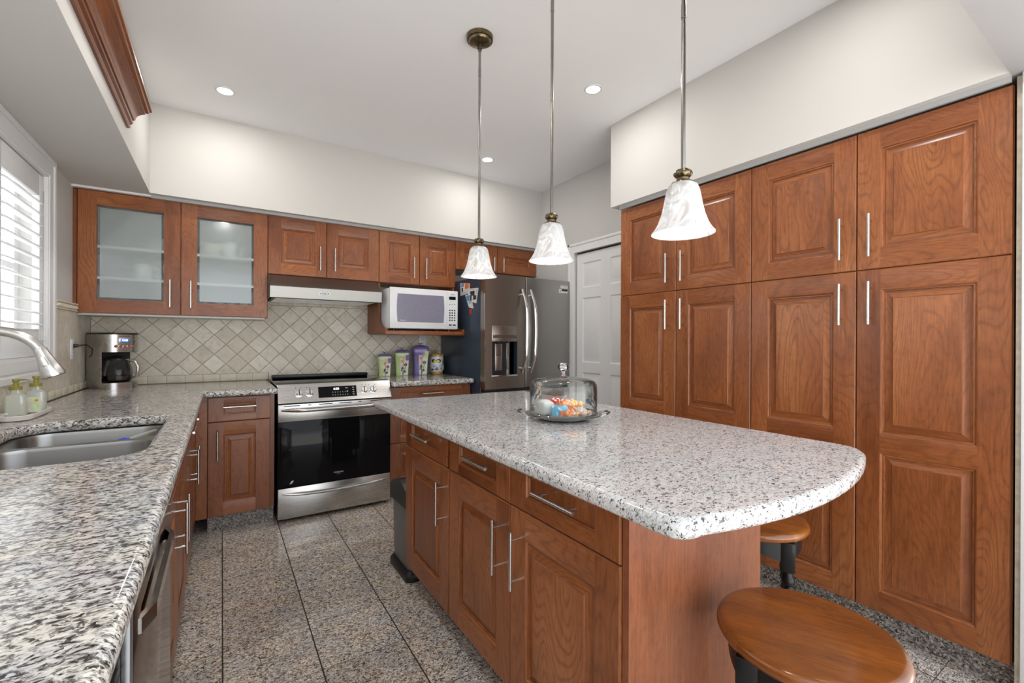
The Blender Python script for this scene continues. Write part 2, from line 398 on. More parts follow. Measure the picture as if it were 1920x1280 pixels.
def struct(name, mb, label=None):
    o = mb.build(name); o['kind'] = 'structure'
    if label: o['label'] = label
    return o
def onebox(name, *a, parent=None, kind=None, label=None, bev=0.0):
    mb = MB(); mb.box(*a, bev=bev); o = mb.build(name, parent)
    if kind: o['kind'] = kind
    if label: o['label'] = label
    return o
def copy_tree(o, parent=None):
    c = o.copy(); COL.objects.link(c); c.parent = parent
    for ch in [x for x in bpy.data.objects if x.parent == o]: copy_tree(ch, c)
    return c
def text(s, size, m, parent, loc, rot, name='lettering', ext=.0004):
    cu = bpy.data.curves.new('t', 'FONT'); cu.body = s; cu.size = size; cu.extrude = ext; cu.align_x = 'CENTER'; cu.align_y = 'CENTER'
    tmp = bpy.data.objects.new('t', cu); COL.objects.link(tmp)
    dg = bpy.context.evaluated_depsgraph_get(); me = bpy.data.meshes.new_from_object(tmp.evaluated_get(dg))
    bpy.data.objects.remove(tmp); me.materials.clear(); me.materials.append(m)
    o = bpy.data.objects.new(name, me); COL.objects.link(o); o.parent = parent; o.location = loc; o.rotation_euler = rot
    return o
def slab(name, outlines, z0, z1, bev, m, parent=None, bev_res=4):
    """flat slab with rounded edges; outlines: first the outside, then holes (lists of (x, y))"""
    cu = bpy.data.curves.new('c', 'CURVE'); cu.dimensions = '2D'; cu.fill_mode = 'BOTH'
    for pts in outlines:
        sp = cu.splines.new('POLY'); sp.points.add(len(pts)-1); sp.use_cyclic_u = True
        for p, q in zip(sp.points, pts): p.co = (q[0], q[1], 0, 1)
    cu.extrude = (z1-z0)/2 - bev; cu.bevel_depth = bev; cu.bevel_resolution = bev_res; cu.offset = -bev
    tmp = bpy.data.objects.new('c', cu); COL.objects.link(tmp)
    dg = bpy.context.evaluated_depsgraph_get(); me = bpy.data.meshes.new_from_object(tmp.evaluated_get(dg)); bpy.data.objects.remove(tmp)
    me.name = name; me.materials.clear(); me.materials.append(m)
    for v in me.vertices: v.co.z += (z0+z1)/2
    me.update()
    o = bpy.data.objects.new(name, me); COL.objects.link(o); o.parent = parent
    for p in me.polygons: p.use_smooth = True
    me.set_sharp_from_angle(angle=RD(40)); return o
def rrect(x0, x1, y0, y1, r, n=8):
    rr = r if isinstance(r, (list, tuple)) else [r]*4       # corners: (x1,y1),(x0,y1),(x0,y0),(x1,y0)
    out = []
    for (cx, cy, a0), q in zip([(x1, y1, 0), (x0, y1, 90), (x0, y0, 180), (x1, y0, 270)], rr):
        ox = cx-q if cx == x1 else cx+q; oy = cy-q if cy == y1 else cy+q
        for i in range(n+1):
            a = RD(a0+90*i/n); out.append((ox+q*cos(a), oy+q*sin(a)))
    return out

# ================================================================= ROOM SHELL
XL, XR, YB = -.757, 2.6956, 4.06
CE = H + 1.500; SOF = H + .9277
onebox('floor', XL-.15, 3.4, -1.0, YB, -.05, 0, G_FLOOR, kind='structure', label='polished brown grey granite tile floor')
mb = MB(); mb.box(XL, XR+.12, .08, YB, CE, CE+.1, CEIL); struct('ceiling', mb, 'plain white ceiling')
mb = MB(); mb.box(XL-.15, XR+.15, YB, YB+.12, 0, CE, WALL); struct('wall_back', mb, 'back wall behind the range')
WY0, WY1, WZ0, WZ1 = .95, 3.185, H-.085, H+.822
mb = MB()
mb.box(XL-.15, XL, -1.2, WY0, 0, CE, WALLB); mb.box(XL-.15, XL, WY1, YB, 0, CE, WALLB)
mb.box(XL-.15, XL, WY0, WY1, 0, WZ0, WALLB); mb.box(XL-.15, XL, WY0, WY1, WZ1, CE, WALLB)
struct('wall_left', mb, 'left wall with the shuttered window')
DY0, DY1, DZ = 2.375, 3.105, H+.803
mb = MB(); mb.box(XR, XR+.12, DY1, YB, 0, CE, WALLB); mb.box(XR, XR+.12, -.05, DY0, 0, CE, WALLB); mb.box(XR, XR+.12, DY0, DY1, DZ, CE, WALLB)
struct('wall_right', mb, 'grey wall with the white closet door')
# soffits
mb = MB(); mb.box(XL, -.385, .36, YB, SOF, CE, WALL); mb.box(-.385, XR, 3.619, YB, SOF, CE, WALL)
struct('wall_soffit', mb, 'boxed soffit above the window and upper cabinets')
mb = MB(); mb.box(2.2586, XR, .36, 2.2317, SOF, CE, WALL); struct('wall_soffit_pantry', mb, 'boxed soffit above the tall pantry cabinets')
mb = MB(); mb.box(XL, XR+.6, .08, .36, SOF, CE+.1, TRIM_SHADE); struct('ceiling_header', mb, 'dropped header at the edge of the kitchen, underside shade in its grey')  # underside shade is put into the colour of the whole header
mb = MB(); mb.box(2.335, XR+.6, -.10, .318, 0, SOF, WALLB); struct('wall_stub', mb, 'wall end beside the pantry')
mb = MB(); mb.box(2.285, 2.335, -.12, .3345, 0, SOF, WHITE, bev=.004); struct('trim_1', mb, 'white casing at the end of the pantry wall')
mb = MB(); mb.box(2.312, 2.33, .336, .350, 0, SOF-.002, BORDER); struct('trim_2', mb, 'thin cream filler strip beside the pantry')
mb = MB(); mb.box(-.385, 2.70, 3.665, 3.695, SOF-.018, SOF, TRIM_SHADE); mb.box(XL, -.385, 3.665, 3.695, SOF-.012, SOF, WHITE)
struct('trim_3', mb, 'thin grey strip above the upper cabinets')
mb = MB(); mb.box(2.288, 2.30, .36, 2.18, SOF-.022, SOF, TRIM_SHADE); struct('trim_4', mb, 'thin grey strip above the pantry cabinets')
# rear left open, without a far wall, to let world light in

# back + left tiled splash
t = thing('wall_back_tiles', 'beige diamond tile backsplash on the wall behind the range', None, (0, 0, 0)); t['kind'] = 'structure'
mb = MB(); mb.box(XL+.02, 1.80, 4.05, YB, H-.315, H+.62, T_BACK); mb.build('diamond_tiles', t)
def rowtiles(mb, a0, a1, z0, z1, w, ax, pos, first=None):
    x = a0 if first is None else first
    while x < a1-.005:
        e = min(x+w, a1)
        s_ = max(x, a0)
        if e - s_ > .012:
            if ax == 'y': mb.box(s_+.0012, e-.0012, pos-.005, pos+.004, z0+.0012, z1-.0012, T_ROW, bev=.0012)
            else: mb.box(pos-.004, pos+.005, s_+.0012, e-.0012, z0+.0012, z1-.0012, T_ROW, bev=.0012)
        x += w
mb = MB(); mb.box(XL+.02, .315, 4.0475, 4.052, H-.315, H-.257, GROUT); rowtiles(mb, XL+.02, .315, H-.312, H-.258, .107, 'y', 4.048, -.76); mb.build('bottom_border_tiles', t)
mb = MB(); mb.box(1.08, 1.8, 4.0475, 4.052, H-.315, H-.257, GROUT); rowtiles(mb, 1.08, 1.8, H-.312, H-.258, .107, 'y', 4.048); mb.build('bottom_border_tiles', t)
mb = MB(); mb.box(.28, 1.085, 4.0475, 4.052, H+.279, H+.34, GROUT); rowtiles(mb, .28, 1.085, H+.281, H+.338, .107, 'y', 4.048, .27); mb.build('top_border_tiles', t)
t = thing('wall_left_tiles', 'beige diamond tile backsplash beside and under the shuttered window', None, (0, 0, 0)); t['kind'] = 'structure'
mb = MB(); mb.box(XL, XL+.017, -.6, 3.295, H-.315, H-.185, T_LEFT); mb.box(XL, XL+.017, 3.295, 4.05, H-.315, H+.166, T_LEFT); mb.build('diamond_tiles', t)
mb = MB(); mb.box(XL+.0165, XL+.018, -.6, 4.045, H-.315, H-.266, GROUT); rowtiles(mb, 1.2, 4.045, H-.312, H-.266, .120, 'x', XL+.017, 1.137); mb.build('bottom_border_tiles', t)
mb = MB(); mb.box(XL, XL+.020, 3.297, 3.71, H+.166, H+.210, BORDER)
mb.tube([(XL+.021, 3.297, H+.208), (XL+.021, 3.71, H+.208)], .0075, BORDER); mb.tube([(XL+.019, 3.297, H+.169), (XL+.019, 3.71, H+.169)], .005, BORDER)
y = 3.31; k = 0
while y < 3.70:
    mb.tube([(XL+.021, y-.008, H+.180), (XL+.026, y, H+.188 + .004*(k % 2)), (XL+.021, y+.010, H+.197)], [.003, .006, .003], BORDER, 8)
    y += .017; k += 1
mb.build('carved_border', t)

# ================================================================= WINDOW + SHUTTERS
CX0, CX1 = XL, XL+.024
w1 = thing('window_1', 'white cased window over the sink', None, (0, 0, 0)); w1['kind'] = 'structure'
mb = MB()
cw = .108
for i, (d0, d1, pr) in enumerate([(0, cw, .016), (.004, .030, .024), (.046, cw-.012, .020)]):
    a, b_, c_, d_ = WY0-cw, WY1+cw, WZ0-cw, WZ1+cw
    o0, o1 = cw-d1, cw-d0       # distance outward from the opening
    mb.box(CX0, CX0+pr, WY0-o1, WY1+o1, WZ1+o0, WZ1+o1, WHITE); mb.box(CX0, CX0+pr, WY0-o1, WY1+o1, WZ0-o1, WZ0-o0, WHITE)
    mb.box(CX0, CX0+pr, WY1+o0, WY1+o1, WZ0-o0, WZ1+o0, WHITE); mb.box(CX0, CX0+pr, WY0-o1, WY0-o0, WZ0-o0, WZ1+o0, WHITE)
mb.build('window_casing', w1)
mb = MB()
fx0, fx1 = XL-.13, XL-.09
mb.box(fx0, fx1, WY0, WY1, WZ0, WZ0+.06, WHITE); mb.box(fx0, fx1, WY0, WY1, WZ1-.05, WZ1, WHITE)
for y in (WY0, 1.66, 2.36, WY1-.05): mb.box(fx0, fx1, y, y+.05, WZ0+.06, WZ1-.05, WHITE)
mb.box(fx0+.01, fx1+.004, 2.62, 3.13, WZ0+.42, WZ0+.45, WHITE)
mb.build('window_frame', w1)
onebox('window_pane', XL-.112, XL-.108, WY0+.03, WY1-.03, WZ0+.03, WZ1-.03, PANE, parent=w1)
def shutter(y0, y1, label):
    s = thing('plantation_shutter', label, 'shutter', (XL-.016, (y0+y1)/2, WZ0+.004), 0, 'louvred shutters on the window over the sink')
    hw = (y1-y0)/2; hh = WZ1-WZ0-.008; st = .048
    for q, nm in ((-1, 'stile'), (1, 'stile')):
        mb = MB(); mb.box(-.014, .014, q*hw, q*(hw-st), 0, hh, SHUT, bev=.003); mb.build(nm, s)
    mb = MB(); mb.box(-.013, .013, -hw+st, hw-st, hh-.108, hh, SHUT, bev=.003); mb.build('top_rail', s)
    mb = MB(); mb.box(-.013, .013, -hw+st, hw-st, 0, .130, SHUT, bev=.003); mb.build('bottom_rail', s)
    L = MB(); pr = [(.031*cos(a), .0052*sin(a)) for a in [2*pi*i/12 for i in range(12)]]
    ta = RD(-14)
    L.prism([(p[0]*cos(ta)-p[1]*sin(ta), p[0]*sin(ta)+p[1]*cos(ta)) for p in pr], 'y', -hw+st+.001, hw-st-.001, SHUT, smooth=True)
    l0 = L.build('louver', s, (0, 0, .158))
    for i in range(1, 12):
        c = l0.copy(); COL.objects.link(c); c.parent = s; c.location = (0, 0, .158+.0545*i)
    return s
shutter(2.625, 3.182, 'white louvred shutter panel nearest the corner cabinet')
shutter(2.065, 2.622, 'white louvred shutter panel at the left edge of the photo, behind the faucet')
shutter(1.508, 2.062, 'white louvred shutter panel out past the left edge, above the near sink bowl')
shutter(.953, 1.505, 'white louvred shutter panel farthest from the corner cabinet')
mb = MB()
for z in (.11, .80):
    mb.box(XL-.004, XL+.002, 3.180, 3.192, WZ0+z-.03, WZ0+z+.03, NICKEL); mb.tube([(XL+.003, 3.184, WZ0+z-.032), (XL+.003, 3.184, WZ0+z+.032)], .004, WHITE, 8)
mb.build('shutter_hinge', w1)

# ================================================================= CABINETRY
def handle(parent, x, z, L=.18, vert=True, so=.033):
    """bar pull; x, z centre in the front plane"""
    mb = MB(); r = .0058; h = L/2; pp = .064
    if vert:
        mb.tube([(x, -so, z-h), (x, -so, z+h)], r, NICKEL, 14)
        for q in (-pp, pp): mb.tube([(x, 0, z+q), (x, -so, z+q)], .0045, NICKEL, 10)
    else:
        mb.tube([(x-h, -so, z), (x+h, -so, z)], r, NICKEL, 14)
        for q in (-pp, pp): mb.tube([(x+q, 0, z), (x+q, -so, z)], .0045, NICKEL, 10)
    return mb.build('handle', parent)
def frame_rings(mb, x0, x1, z0, z1, prof, m):
    """nested rectangles (inset, depth) from the inner edge of a frame inwards"""
    for (i0, d0), (i1, d1) in zip(prof[:-1], prof[1:]):
        A = [(x0+i0, d0, z0+i0), (x1-i0, d0, z0+i0), (x1-i0, d0, z1-i0), (x0+i0, d0, z1-i0)]
        B = [(x0+i1, d1, z0+i1), (x1-i1, d1, z0+i1), (x1-i1, d1, z1-i1), (x0+i1, d1, z1-i1)]
        for k, g in ((0, 'x'), (1, 'z'), (2, 'x'), (3, 'z')):
            j = (k+1) % 4; mb.faces([A[k], A[j], B[j], B[k]], [(0, 1, 2, 3)], m, g)
    i1, d1 = prof[-1]
    mb.faces([(x0+i1, d1, z0+i1), (x1-i1, d1, z0+i1), (x1-i1, d1, z1-i1), (x0+i1, d1, z1-i1)], [(0, 1, 2, 3)], m, 'z')
RAISED = [(0, 0), (.004, .0015), (.007, .006), (.012, .006), (.0135, .0135), (.018, .0135), (.040, .0045), (.042, .0015), (.043, .0015)]
FLATP = [(0, 0), (.004, .0015), (.006, .005), (.010, .005), (.0115, .012), (.013, .012)]
def front(parent, name, x0, x1, z0, z1, style='raised', st=.083, rt=.083, mid=None, hd=None, label=None):
    g = .0016; x0 += g; x1 -= g; z0 += g; z1 -= g
    mb = MB(); T = .021; c = .003
    # side skin with a small eased edge
    def outer():
        P0 = [(x0, T, z0), (x1, T, z0), (x1, T, z1), (x0, T, z1)]; P1 = [(x0, c, z0), (x1, c, z0), (x1, c, z1), (x0, c, z1)]
        P2 = [(x0+c, 0, z0+c), (x1-c, 0, z0+c), (x1-c, 0, z1-c), (x0+c, 0, z1-c)]
        for A, B in ((P0, P1), (P1, P2)):
            for k in range(4):
                j = (k+1) % 4; mb.faces([A[k], A[j], B[j], B[k]], [(0, 1, 2, 3)], CHERRY, 'x' if k in (0, 2) else 'z')
        if style != 'glass': mb.faces(P0, [(3, 2, 1, 0)], CHERRY)
    outer()
    a0, a1, b0, b1 = x0+st, x1-st, z0+rt, z1-rt
    q = lambda X0, X1, Z0, Z1, gr: mb.faces([(X0, 0, Z0), (X1, 0, Z0), (X1, 0, Z1), (X0, 0, Z1)], [(0, 1, 2, 3)], CHERRY, gr)
    q(x0+c, a0, z0+c, z1-c, 'z'); q(a1, x1-c, z0+c, z1-c, 'z'); q(a0, a1, z0+c, b0, 'x'); q(a0, a1, b1, z1-c, 'x')
    if style == 'glass':
        for A, B in (((a0, b0, a1, b0), 0), ((a1, b0, a1, b1), 0), ((a1, b1, a0, b1), 0), ((a0, b1, a0, b0), 0)):
            mb.faces([(A[0], 0, A[1]), (A[2], 0, A[3]), (A[2], T, A[3]), (A[0], T, A[1])], [(0, 1, 2, 3)], CHERRY, 'x')
        # back ring
        for X0, X1, Z0, Z1 in ((x0, a0, z0, z1), (a1, x1, z0, z1), (a0, a1, z0, b0), (a0, a1, b1, z1)):
            mb.faces([(X0, T, Z0), (X1, T, Z0), (X1, T, Z1), (X0, T, Z1)], [(3, 2, 1, 0)], CHERRY)
    elif style == 'raised':
        if mid is None: frame_rings(mb, a0, a1, b0, b1, RAISED, CHERRY)
        else:
            m0, m1 = mid; q(a0, a1, m0, m1, 'x')
            frame_rings(mb, a0, a1, b0, m0, RAISED, CHERRY); frame_rings(mb, a0, a1, m1, b1, RAISED, CHERRY)
    else: frame_rings(mb, a0, a1, b0, b1, FLATP, CHERRY)
    mb.merge(2e-6)
    o = mb.build(name, parent, sharp=25)
    if label: o['label'] = label
    if style == 'glass':
        e = .013
        mb = MB(); mb.box(a0+e, a1-e, .009, .013, b0+e, b1-e, FROST); f = mb.build('frosted_glass', o)
        mb = MB()
        for X0, X1, Z0, Z1 in ((a0, a0+e, b0, b1), (a1-e, a1, b0, b1), (a0+e, a1-e, b0, b0+e), (a0+e, a1-e, b1-e, b1)):
            mb.box(X0, X1, .009, .013, Z0, Z1, PANE)
        mb.build('clear_glass_border', o)
    if hd: handle(o, *hd[:2], **(hd[2] if len(hd) > 2 else {}))
    return o
def cabinet(name, label, cat, loc, rz, w, z0, z1, depth, group=None, kick=False, hollow=False, m=CHERRY, inner=None, top_open=False):
    c = thing(name, label, cat, (loc[0], loc[1], 0), rz, group)
    mb = MB(); T = .018; f = .022
    if hollow or top_open:
        im = inner or m
        mb.box(0, T, f, depth, z0, z1, m); mb.box(w-T, w, f, depth, z0, z1, m); mb.box(T, w-T, f, depth, z0, z0+T, im, 'x'); mb.box(T, w-T, depth-.008, depth, z0+T, z1, im, 'x')
        if hollow:
            mb.box(T, w-T, f, depth, z1-T, z1, im, 'x'); mb.box(T, T+.002, f+.002, depth-.008, z0+T, z1-T, im); mb.box(w-T-.002, w-T, f+.002, depth-.008, z0+T, z1-T, im)
    else: mb.box(.0, w, f, depth, z0, z1, m)
    mb.build('carcass', c)
    if kick: onebox('toe_kick', 0, w, .075, .095, 0, z0, G_KICK, parent=c)
    return c
BB, BM, BT = H-1.121, H-.5208, H-.3634        # door bottom, drawer split, drawer top
UT = H+.910                                    # top of uppers
CT = H-.315                                    # counter top surface
# --- back wall, corner base unit
c = cabinet('base_cabinet', 'cherry base cabinet with one drawer, left of the range', 'cabinet', (-.0748, 3.3895), 0, .374, BB, CT-.04, .66, 'cherry base cabinets', kick=True)
front(c, 'drawer', 0, .349, BM, BT, 'flat', .083, .042, hd=(.175, H-.427, dict(vert=False)))
front(c, 'door', 0, .349, BB, BM, hd=(.054, H-.668))
mb = MB(); mb.box(-.060, -.0015, .001, .024, BB-.0, BT+.006, CHERRY); mb.build('corner_filler', c)
# --- right of the range
c = cabinet('base_cabinet', 'cherry three-drawer base cabinet between the range and the refrigerator', 'cabinet', (1.083, 3.3895), 0, .698, BB, CT-.04, .66, 'cherry base cabinets', kick=True)
front(c, 'drawer', 0, .698, BM, BT+.004, 'flat', .083, .042, hd=(.345, H-.418, dict(vert=False)))
front(c, 'drawer', 0, .698, H-.797, BM, 'raised', .083, .06, hd=(.345, H-.66, dict(vert=False)))
front(c, 'drawer', 0, .698, BB, H-.797, 'raised', .083, .06, hd=(.345, H-.95, dict(vert=False)))
# --- left run (faces +x)
LX = -.135
def left(y): return (LX, y)
c = cabinet('base_cabinet', 'cherry two-door base cabinet with two drawers in the corner beside the sink cabinet', 'cabinet', left(2.475), pi/2, .912, BB, CT-.04, .60, 'cherry base cabinets', kick=True)
front(c, 'drawer', 0, .456, BM, BT, 'flat', .083, .042, hd=(.228, H-.443, dict(vert=False, so=.024)))
front(c, 'drawer', .456, .890, BM, BT, 'flat', .083, .042, hd=(.66, H-.443, dict(vert=False, so=.024)))
front(c, 'door', 0, .456, BB, BM, hd=(.402, H-.668)); front(c, 'door', .456, .890, BB, BM, hd=(.510, H-.668))
c = cabinet('sink_cabinet', 'cherry base cabinet with two doors under the sink', 'cabinet', left(1.56), pi/2, .912, BB, CT-.04, .60, 'cherry base cabinets', kick=True, top_open=True)
front(c, 'drawer', 0, .912, BM, BT, 'flat', .083, .042, label='false drawer front without a pull')
front(c, 'door', 0, .456, BB, BM, hd=(.402, H-.668)); front(c, 'door', .456, .912, BB, BM, hd=(.510, H-.668))
# dishwasher
d = thing('dishwasher', 'polished steel dishwasher under the left counter', 'dishwasher', (-.117, .925, 0), pi/2)
onebox('body', .002, .628, .03, .58, .09, CT-.045, BLACK, parent=d)
mb = MB(); mb.box(.003, .627, 0, .03, .105, CT-.048, DWM, bev=.004); dd = mb.build('door', d)
mb = MB()
xs = [.06, .12, .27, .36, .51, .565]
hp = [(.055, .002), (.105, -.014), (.455, -.014), (.505, .002)]
for (xa, ya), (xb, yb) in zip(hp[:-1], hp[1:]):
    mb.faces([(xa, ya-.006, H-.500), (xb, yb-.006, H-.500), (xb, yb-.006, H-.474), (xa, ya-.006, H-.474), (xa, ya+.004, H-.500), (xb, yb+.004, H-.500), (xb, yb+.004, H-.474), (xa, ya+.004, H-.474)],
             [(0, 1, 2, 3), (4, 7, 6, 5), (3, 2, 6, 7), (0, 4, 5, 1), (0, 3, 7, 4), (1, 5, 6, 2)], CHROME)
mb.build('handle', dd)
onebox('toe_kick', .003, .627, .08, .1, 0, .09, BLACK, parent=d)
# vented dark unit
c = cabinet('vented_cabinet', 'dark brown end unit with a louvred vent at the near end of the left counter', 'cabinet', (-.128, .30), pi/2, .62, .06, CT-.04, .58, m=DKBROWN)
mb = MB(); mb.box(.002, .618, 0, .022, .07, CT-.045, DKBROWN); pn = mb.build('front_panel', c)
mb = MB(); mb.box(.592, .618, -.012, 0, .07, CT-.05, GALV, bev=.003); mb.build('edge_trim', c)
mb = MB(); mb.box(.50, .575, -.002, 0, .40, H-.42, BLACK)
z = .41
while z < H-.425:
    mb.faces([(.502, -.004, z), (.572, -.004, z), (.572, -.008, z+.012), (.502, -.008, z+.012)], [(0, 1, 2, 3)], NICKEL); z += .026
mb.build('vent_grille', c)
mb = MB(); mb.box(.44, .485, -.004, 0, .07, CT-.05, CHERRY); mb.build('wood_edge', c)

# --- uppers, back wall
UY = 3.6993; UB = H+.1611; UD = .345
c = cabinet('wall_cabinet', 'cherry wall cabinet with two frosted glass doors in the corner', 'cabinet', (-.7383, UY), 0, 1.0172, UB, UT, UD, 'cherry wall cabinets', hollow=True, inner=IVORY)
front(c, 'door', 0, .5066, UB, UT+.006, 'glass', .088, .086, hd=(.452, H+.303))
front(c, 'door', .5066, 1.0172, UB, UT+.006, 'glass', .088, .086, hd=(.563, H+.303))
for z in (.385, .580):
    mb = MB(); mb.box(.021, .995, .03, .334, H+z-.009, H+z+.009, IVORY); mb.build('shelf', c)
mb = MB(); mb.box(-.0175, -.001, .004, .03, UB+.004, UT, CHERRY); mb.build('side_filler', c)
mb = MB(); mb.box(.0, 1.0, .03, .32, UB-.010, UB-.0005, IVORY); mb.build('underside_strip', c)
U2 = H+.4843
c = cabinet('wall_cabinet', 'cherry two-door wall cabinet above the range hood', 'cabinet', (.2789, UY), 0, .8093, U2, UT, UD, 'cherry wall cabinets')
front(c, 'door', 0, .4031, U2, UT+.006, hd=(.352, H+.626)); front(c, 'door', .4031, .8093, U2, UT+.006, hd=(.459, H+.626))
c = cabinet('wall_cabinet', 'cherry two-door wall cabinet above the microwave', 'cabinet', (1.0882, UY), 0, .6962, U2, UT, UD, 'cherry wall cabinets')
front(c, 'door', 0, .3517, U2, UT+.006, st=.078, hd=(.293, H+.627)); front(c, 'door', .3517, .6962, U2, UT+.006, st=.078, hd=(.404, H+.627))
# microwave niche: side panels with a scooped front edge and the shelf
for sx in (.0, .6962-.018):
    mb = MB()
    poly = [(UD, H+.062), (UD, U2-.001), (.03, U2-.001), (.03, H+.20)]
    for i in range(9):
        a = pi/2*i/8; poly.append((.03-.205*(1-cos(a))+.0, H+.20-.10*sin(a)))
    poly += [(-.175, H+.062)]
    mb.prism(poly, 'x', sx, sx+.018, VENEER); mb.build('side_panel', c)
mb = MB(); mb.box(.018, .678, -.172, UD, H+.052, H+.072, CHERRY, 'x'); mb.box(-.001, .698, -.182, -.170, H+.048, H+.082, CHERRY, 'x', bev=.004); mb.build('shelf', c)
U3 = H+.655
c = cabinet('wall_cabinet', 'short cherry two-door wall cabinet above the refrigerator', 'cabinet', (1.7844, UY), 0, .905, U3, UT, UD, 'cherry wall cabinets')
front(c, 'door', 0, .4460, U3, UT+.006, hd=(.395, H+.735, dict(L=.13))); front(c, 'door', .4460, .905, U3, UT+.006, hd=(.498, H+.735, dict(L=.13)))

# --- pantry wall (faces -x); local x runs toward the camera
PX = 2.3002; R0, R1, R2_, R3_, R4_ = 2.1779, 1.7296, 1.2718, .8126, .3567
PB, PM, PT = H-1.123, H+.3099, H+.9005
def pantry(ya, yb, label, doors):
    c = cabinet('pantry_cabinet', label, 'cabinet', (PX, ya), -pi/2, ya-yb, PB, PT, .385, 'tall cherry pantry cabinets', kick=True)
    for (a, b_, s) in doors:
        hx = (b_-.053) if s > 0 else (a+.053)
        front(c, 'door', ya-a if False else a, b_, PM, PT, hd=(hx, H+.451)); front(c, 'door', a, b_, PB, PM, mid=(H-.457, H-.378), hd=(hx, H+.167))
    return c
pantry(R0, R2_, 'tall cherry pantry cabinet with four doors, farthest from the camera', [(0, R0-R1, 1), (R0-R1, R0-R2_, -1)])
pantry(R2_, R3_, 'tall single-width cherry pantry cabinet in the middle, handles on its right', [(0, R2_-R3_, 1)])
c = pantry(R3_, R4_, 'tall single-width cherry pantry cabinet nearest the camera, handles on its left', [(0, R3_-R4_, -1)])

# ================================================================= ISLAND
IX = .778; I0, I1, I2, I3 = 2.177, 1.667, 1.207, .733
IB = H-1.121; IM = H-.523; ID = .565
c = cabinet('island_cabinet', 'cherry island cabinet with one drawer and one door, beside the trash can', 'cabinet', (IX, I0), -pi/2, I0-I1, IB, CT-.04, ID, 'cherry island cabinets', kick=True)
front(c, 'drawer', 0, I0-I1-.020, IM, BT, 'flat', .075, .040, hd=(.25, H-.440, dict(vert=False)))
front(c, 'door', 0, I0-I1-.004, IB, IM, hd=(.452, H-.675))
c = cabinet('island_cabinet', 'wide cherry island cabinet with two drawers and two doors, near the stools', 'cabinet', (IX, I1), -pi/2, I1-I3, IB, CT-.04, ID, 'cherry island cabinets', kick=True)
front(c, 'drawer', .002, I1-I2, IM, BT, 'flat', .083, .040, hd=(.265, H-.432, dict(vert=False))); front(c, 'drawer', I1-I2, I1-I3, IM, BT, 'flat', .083, .040, hd=(.714, H-.436, dict(vert=False)))
front(c, 'door', .002, I1-I2, IB, IM, hd=(.402, H-.676)); front(c, 'door', I1-I2, I1-I3, IB, IM, hd=(.514, H-.676))
mb = MB(); mb.box(IX+.006, 1.345, .712, .731, .0, CT-.04, VENEER); o = mb.build('island_end_panel'); tag(o, 'flat cherry veneer panel closing the stool end of the island', 'panel')
# island top
oy = [(.672, 2.375), (.668, .535), (.672, .512), (.684, .496), (.705, .487)]
for i in range(13):
    t_ = i/12; x = .74 + (1.555-.74)*t_
    oy.append((x, .4385 + .046*((t_-.40)/.40)**2*(1 if t_ < .4 else .82)))
oy += [(1.595, .548), (1.617, .575), (1.625, .62), (1.625, 2.36), (1.61, 2.375)]
o = slab('island_countertop', [list(reversed(oy))], CT-.040, CT, .0155, G_ISL); tag(o, 'white speckled granite island top with a bowed stool end', 'countertop')

# ================================================================= COUNTERTOPS + SINK
hole = rrect(-.615, -.187, 1.585, 2.375, (.055, .12, .12, .11), 10)
EX = -.0925
outer = [(XL+.018, -.55), (EX, -.55), (EX, 3.27), (EX+.006, 3.296), (EX+.03, 3.307), (.3085, 3.307), (.3085, 4.049), (XL+.018, 4.049)]
o = slab('corner_countertop', [outer, hole], CT-.040, CT, .0155, G_LEFT); tag(o, 'grey speckled granite L-shaped countertop with the sink cut into it', 'countertop')
o = slab('side_countertop', [[(1.0865, 3.312), (1.765, 3.312), (1.780, 3.326), (1.780, 4.046), (1.0865, 4.046)]], CT-.038, CT+.004, .0155, G_LEFT)
tag(o, 'short grey granite countertop under the canisters', 'countertop')
s = thing('kitchen_sink', 'double bowl stainless steel undermount sink', 'sink', (0, 0, 0))
b1 = (-.605, -.198, 1.600, 2.062); b2 = (-.605, -.198, 2.092, 2.362)
slab('rim', [rrect(-.63, -.172, 1.57, 2.39, .06), rrect(*b1, .08), rrect(*b2, .07)], CT-.0465, CT-.0415, .001, SINKM, s, 1)
for (x0, x1, y0, y1), r, dp in ((b1, .08, .21), (b2, .07, .19)):
    mb = MB(); zt = CT-.043; rings = []
    for ins, dz in ((0, 0), (.002, .01), (.006, dp-.045), (.016, dp-.015), (.040, dp), (.12, dp+.004)):
        rings.append([(p[0], p[1], zt-dz) for p in rrect(x0+ins, x1-ins, y0+ins, y1-ins, max(.02, r-ins*.3), 8)])
    mb.loft(rings, SINKM, (False, True)); mb.merge(); o = mb.build('bowl', s)
    mb = MB(); mb.lathe([(.045, 0), (.043, .003), (.03, .001), (.0, .001)], CHROME, ((x0+x1)/2, (y0+y1)/2, zt-dp-.003), 24); mb.build('drain', o)
# scrub brush in far bowl
b = thing('dish_brush', 'dish brush with a blue head and clear handle lying across the far sink bowl', 'brush', (-.297, 2.128, H-.392))
mb = MB(); mb.tube([(.0, .0, .022), (.03, .08, .024), (.070, .20, .022)], [.006, .007, .005], CLEARP, 10); mb.build('brush_handle', b)
mb = MB(); mb.lathe([(0, 0), (.022, .004), (.024, .02), (.016, .032), (0, .036)], BLUEPL, (0, 0, 0), 16); mb.build('brush_head', b)
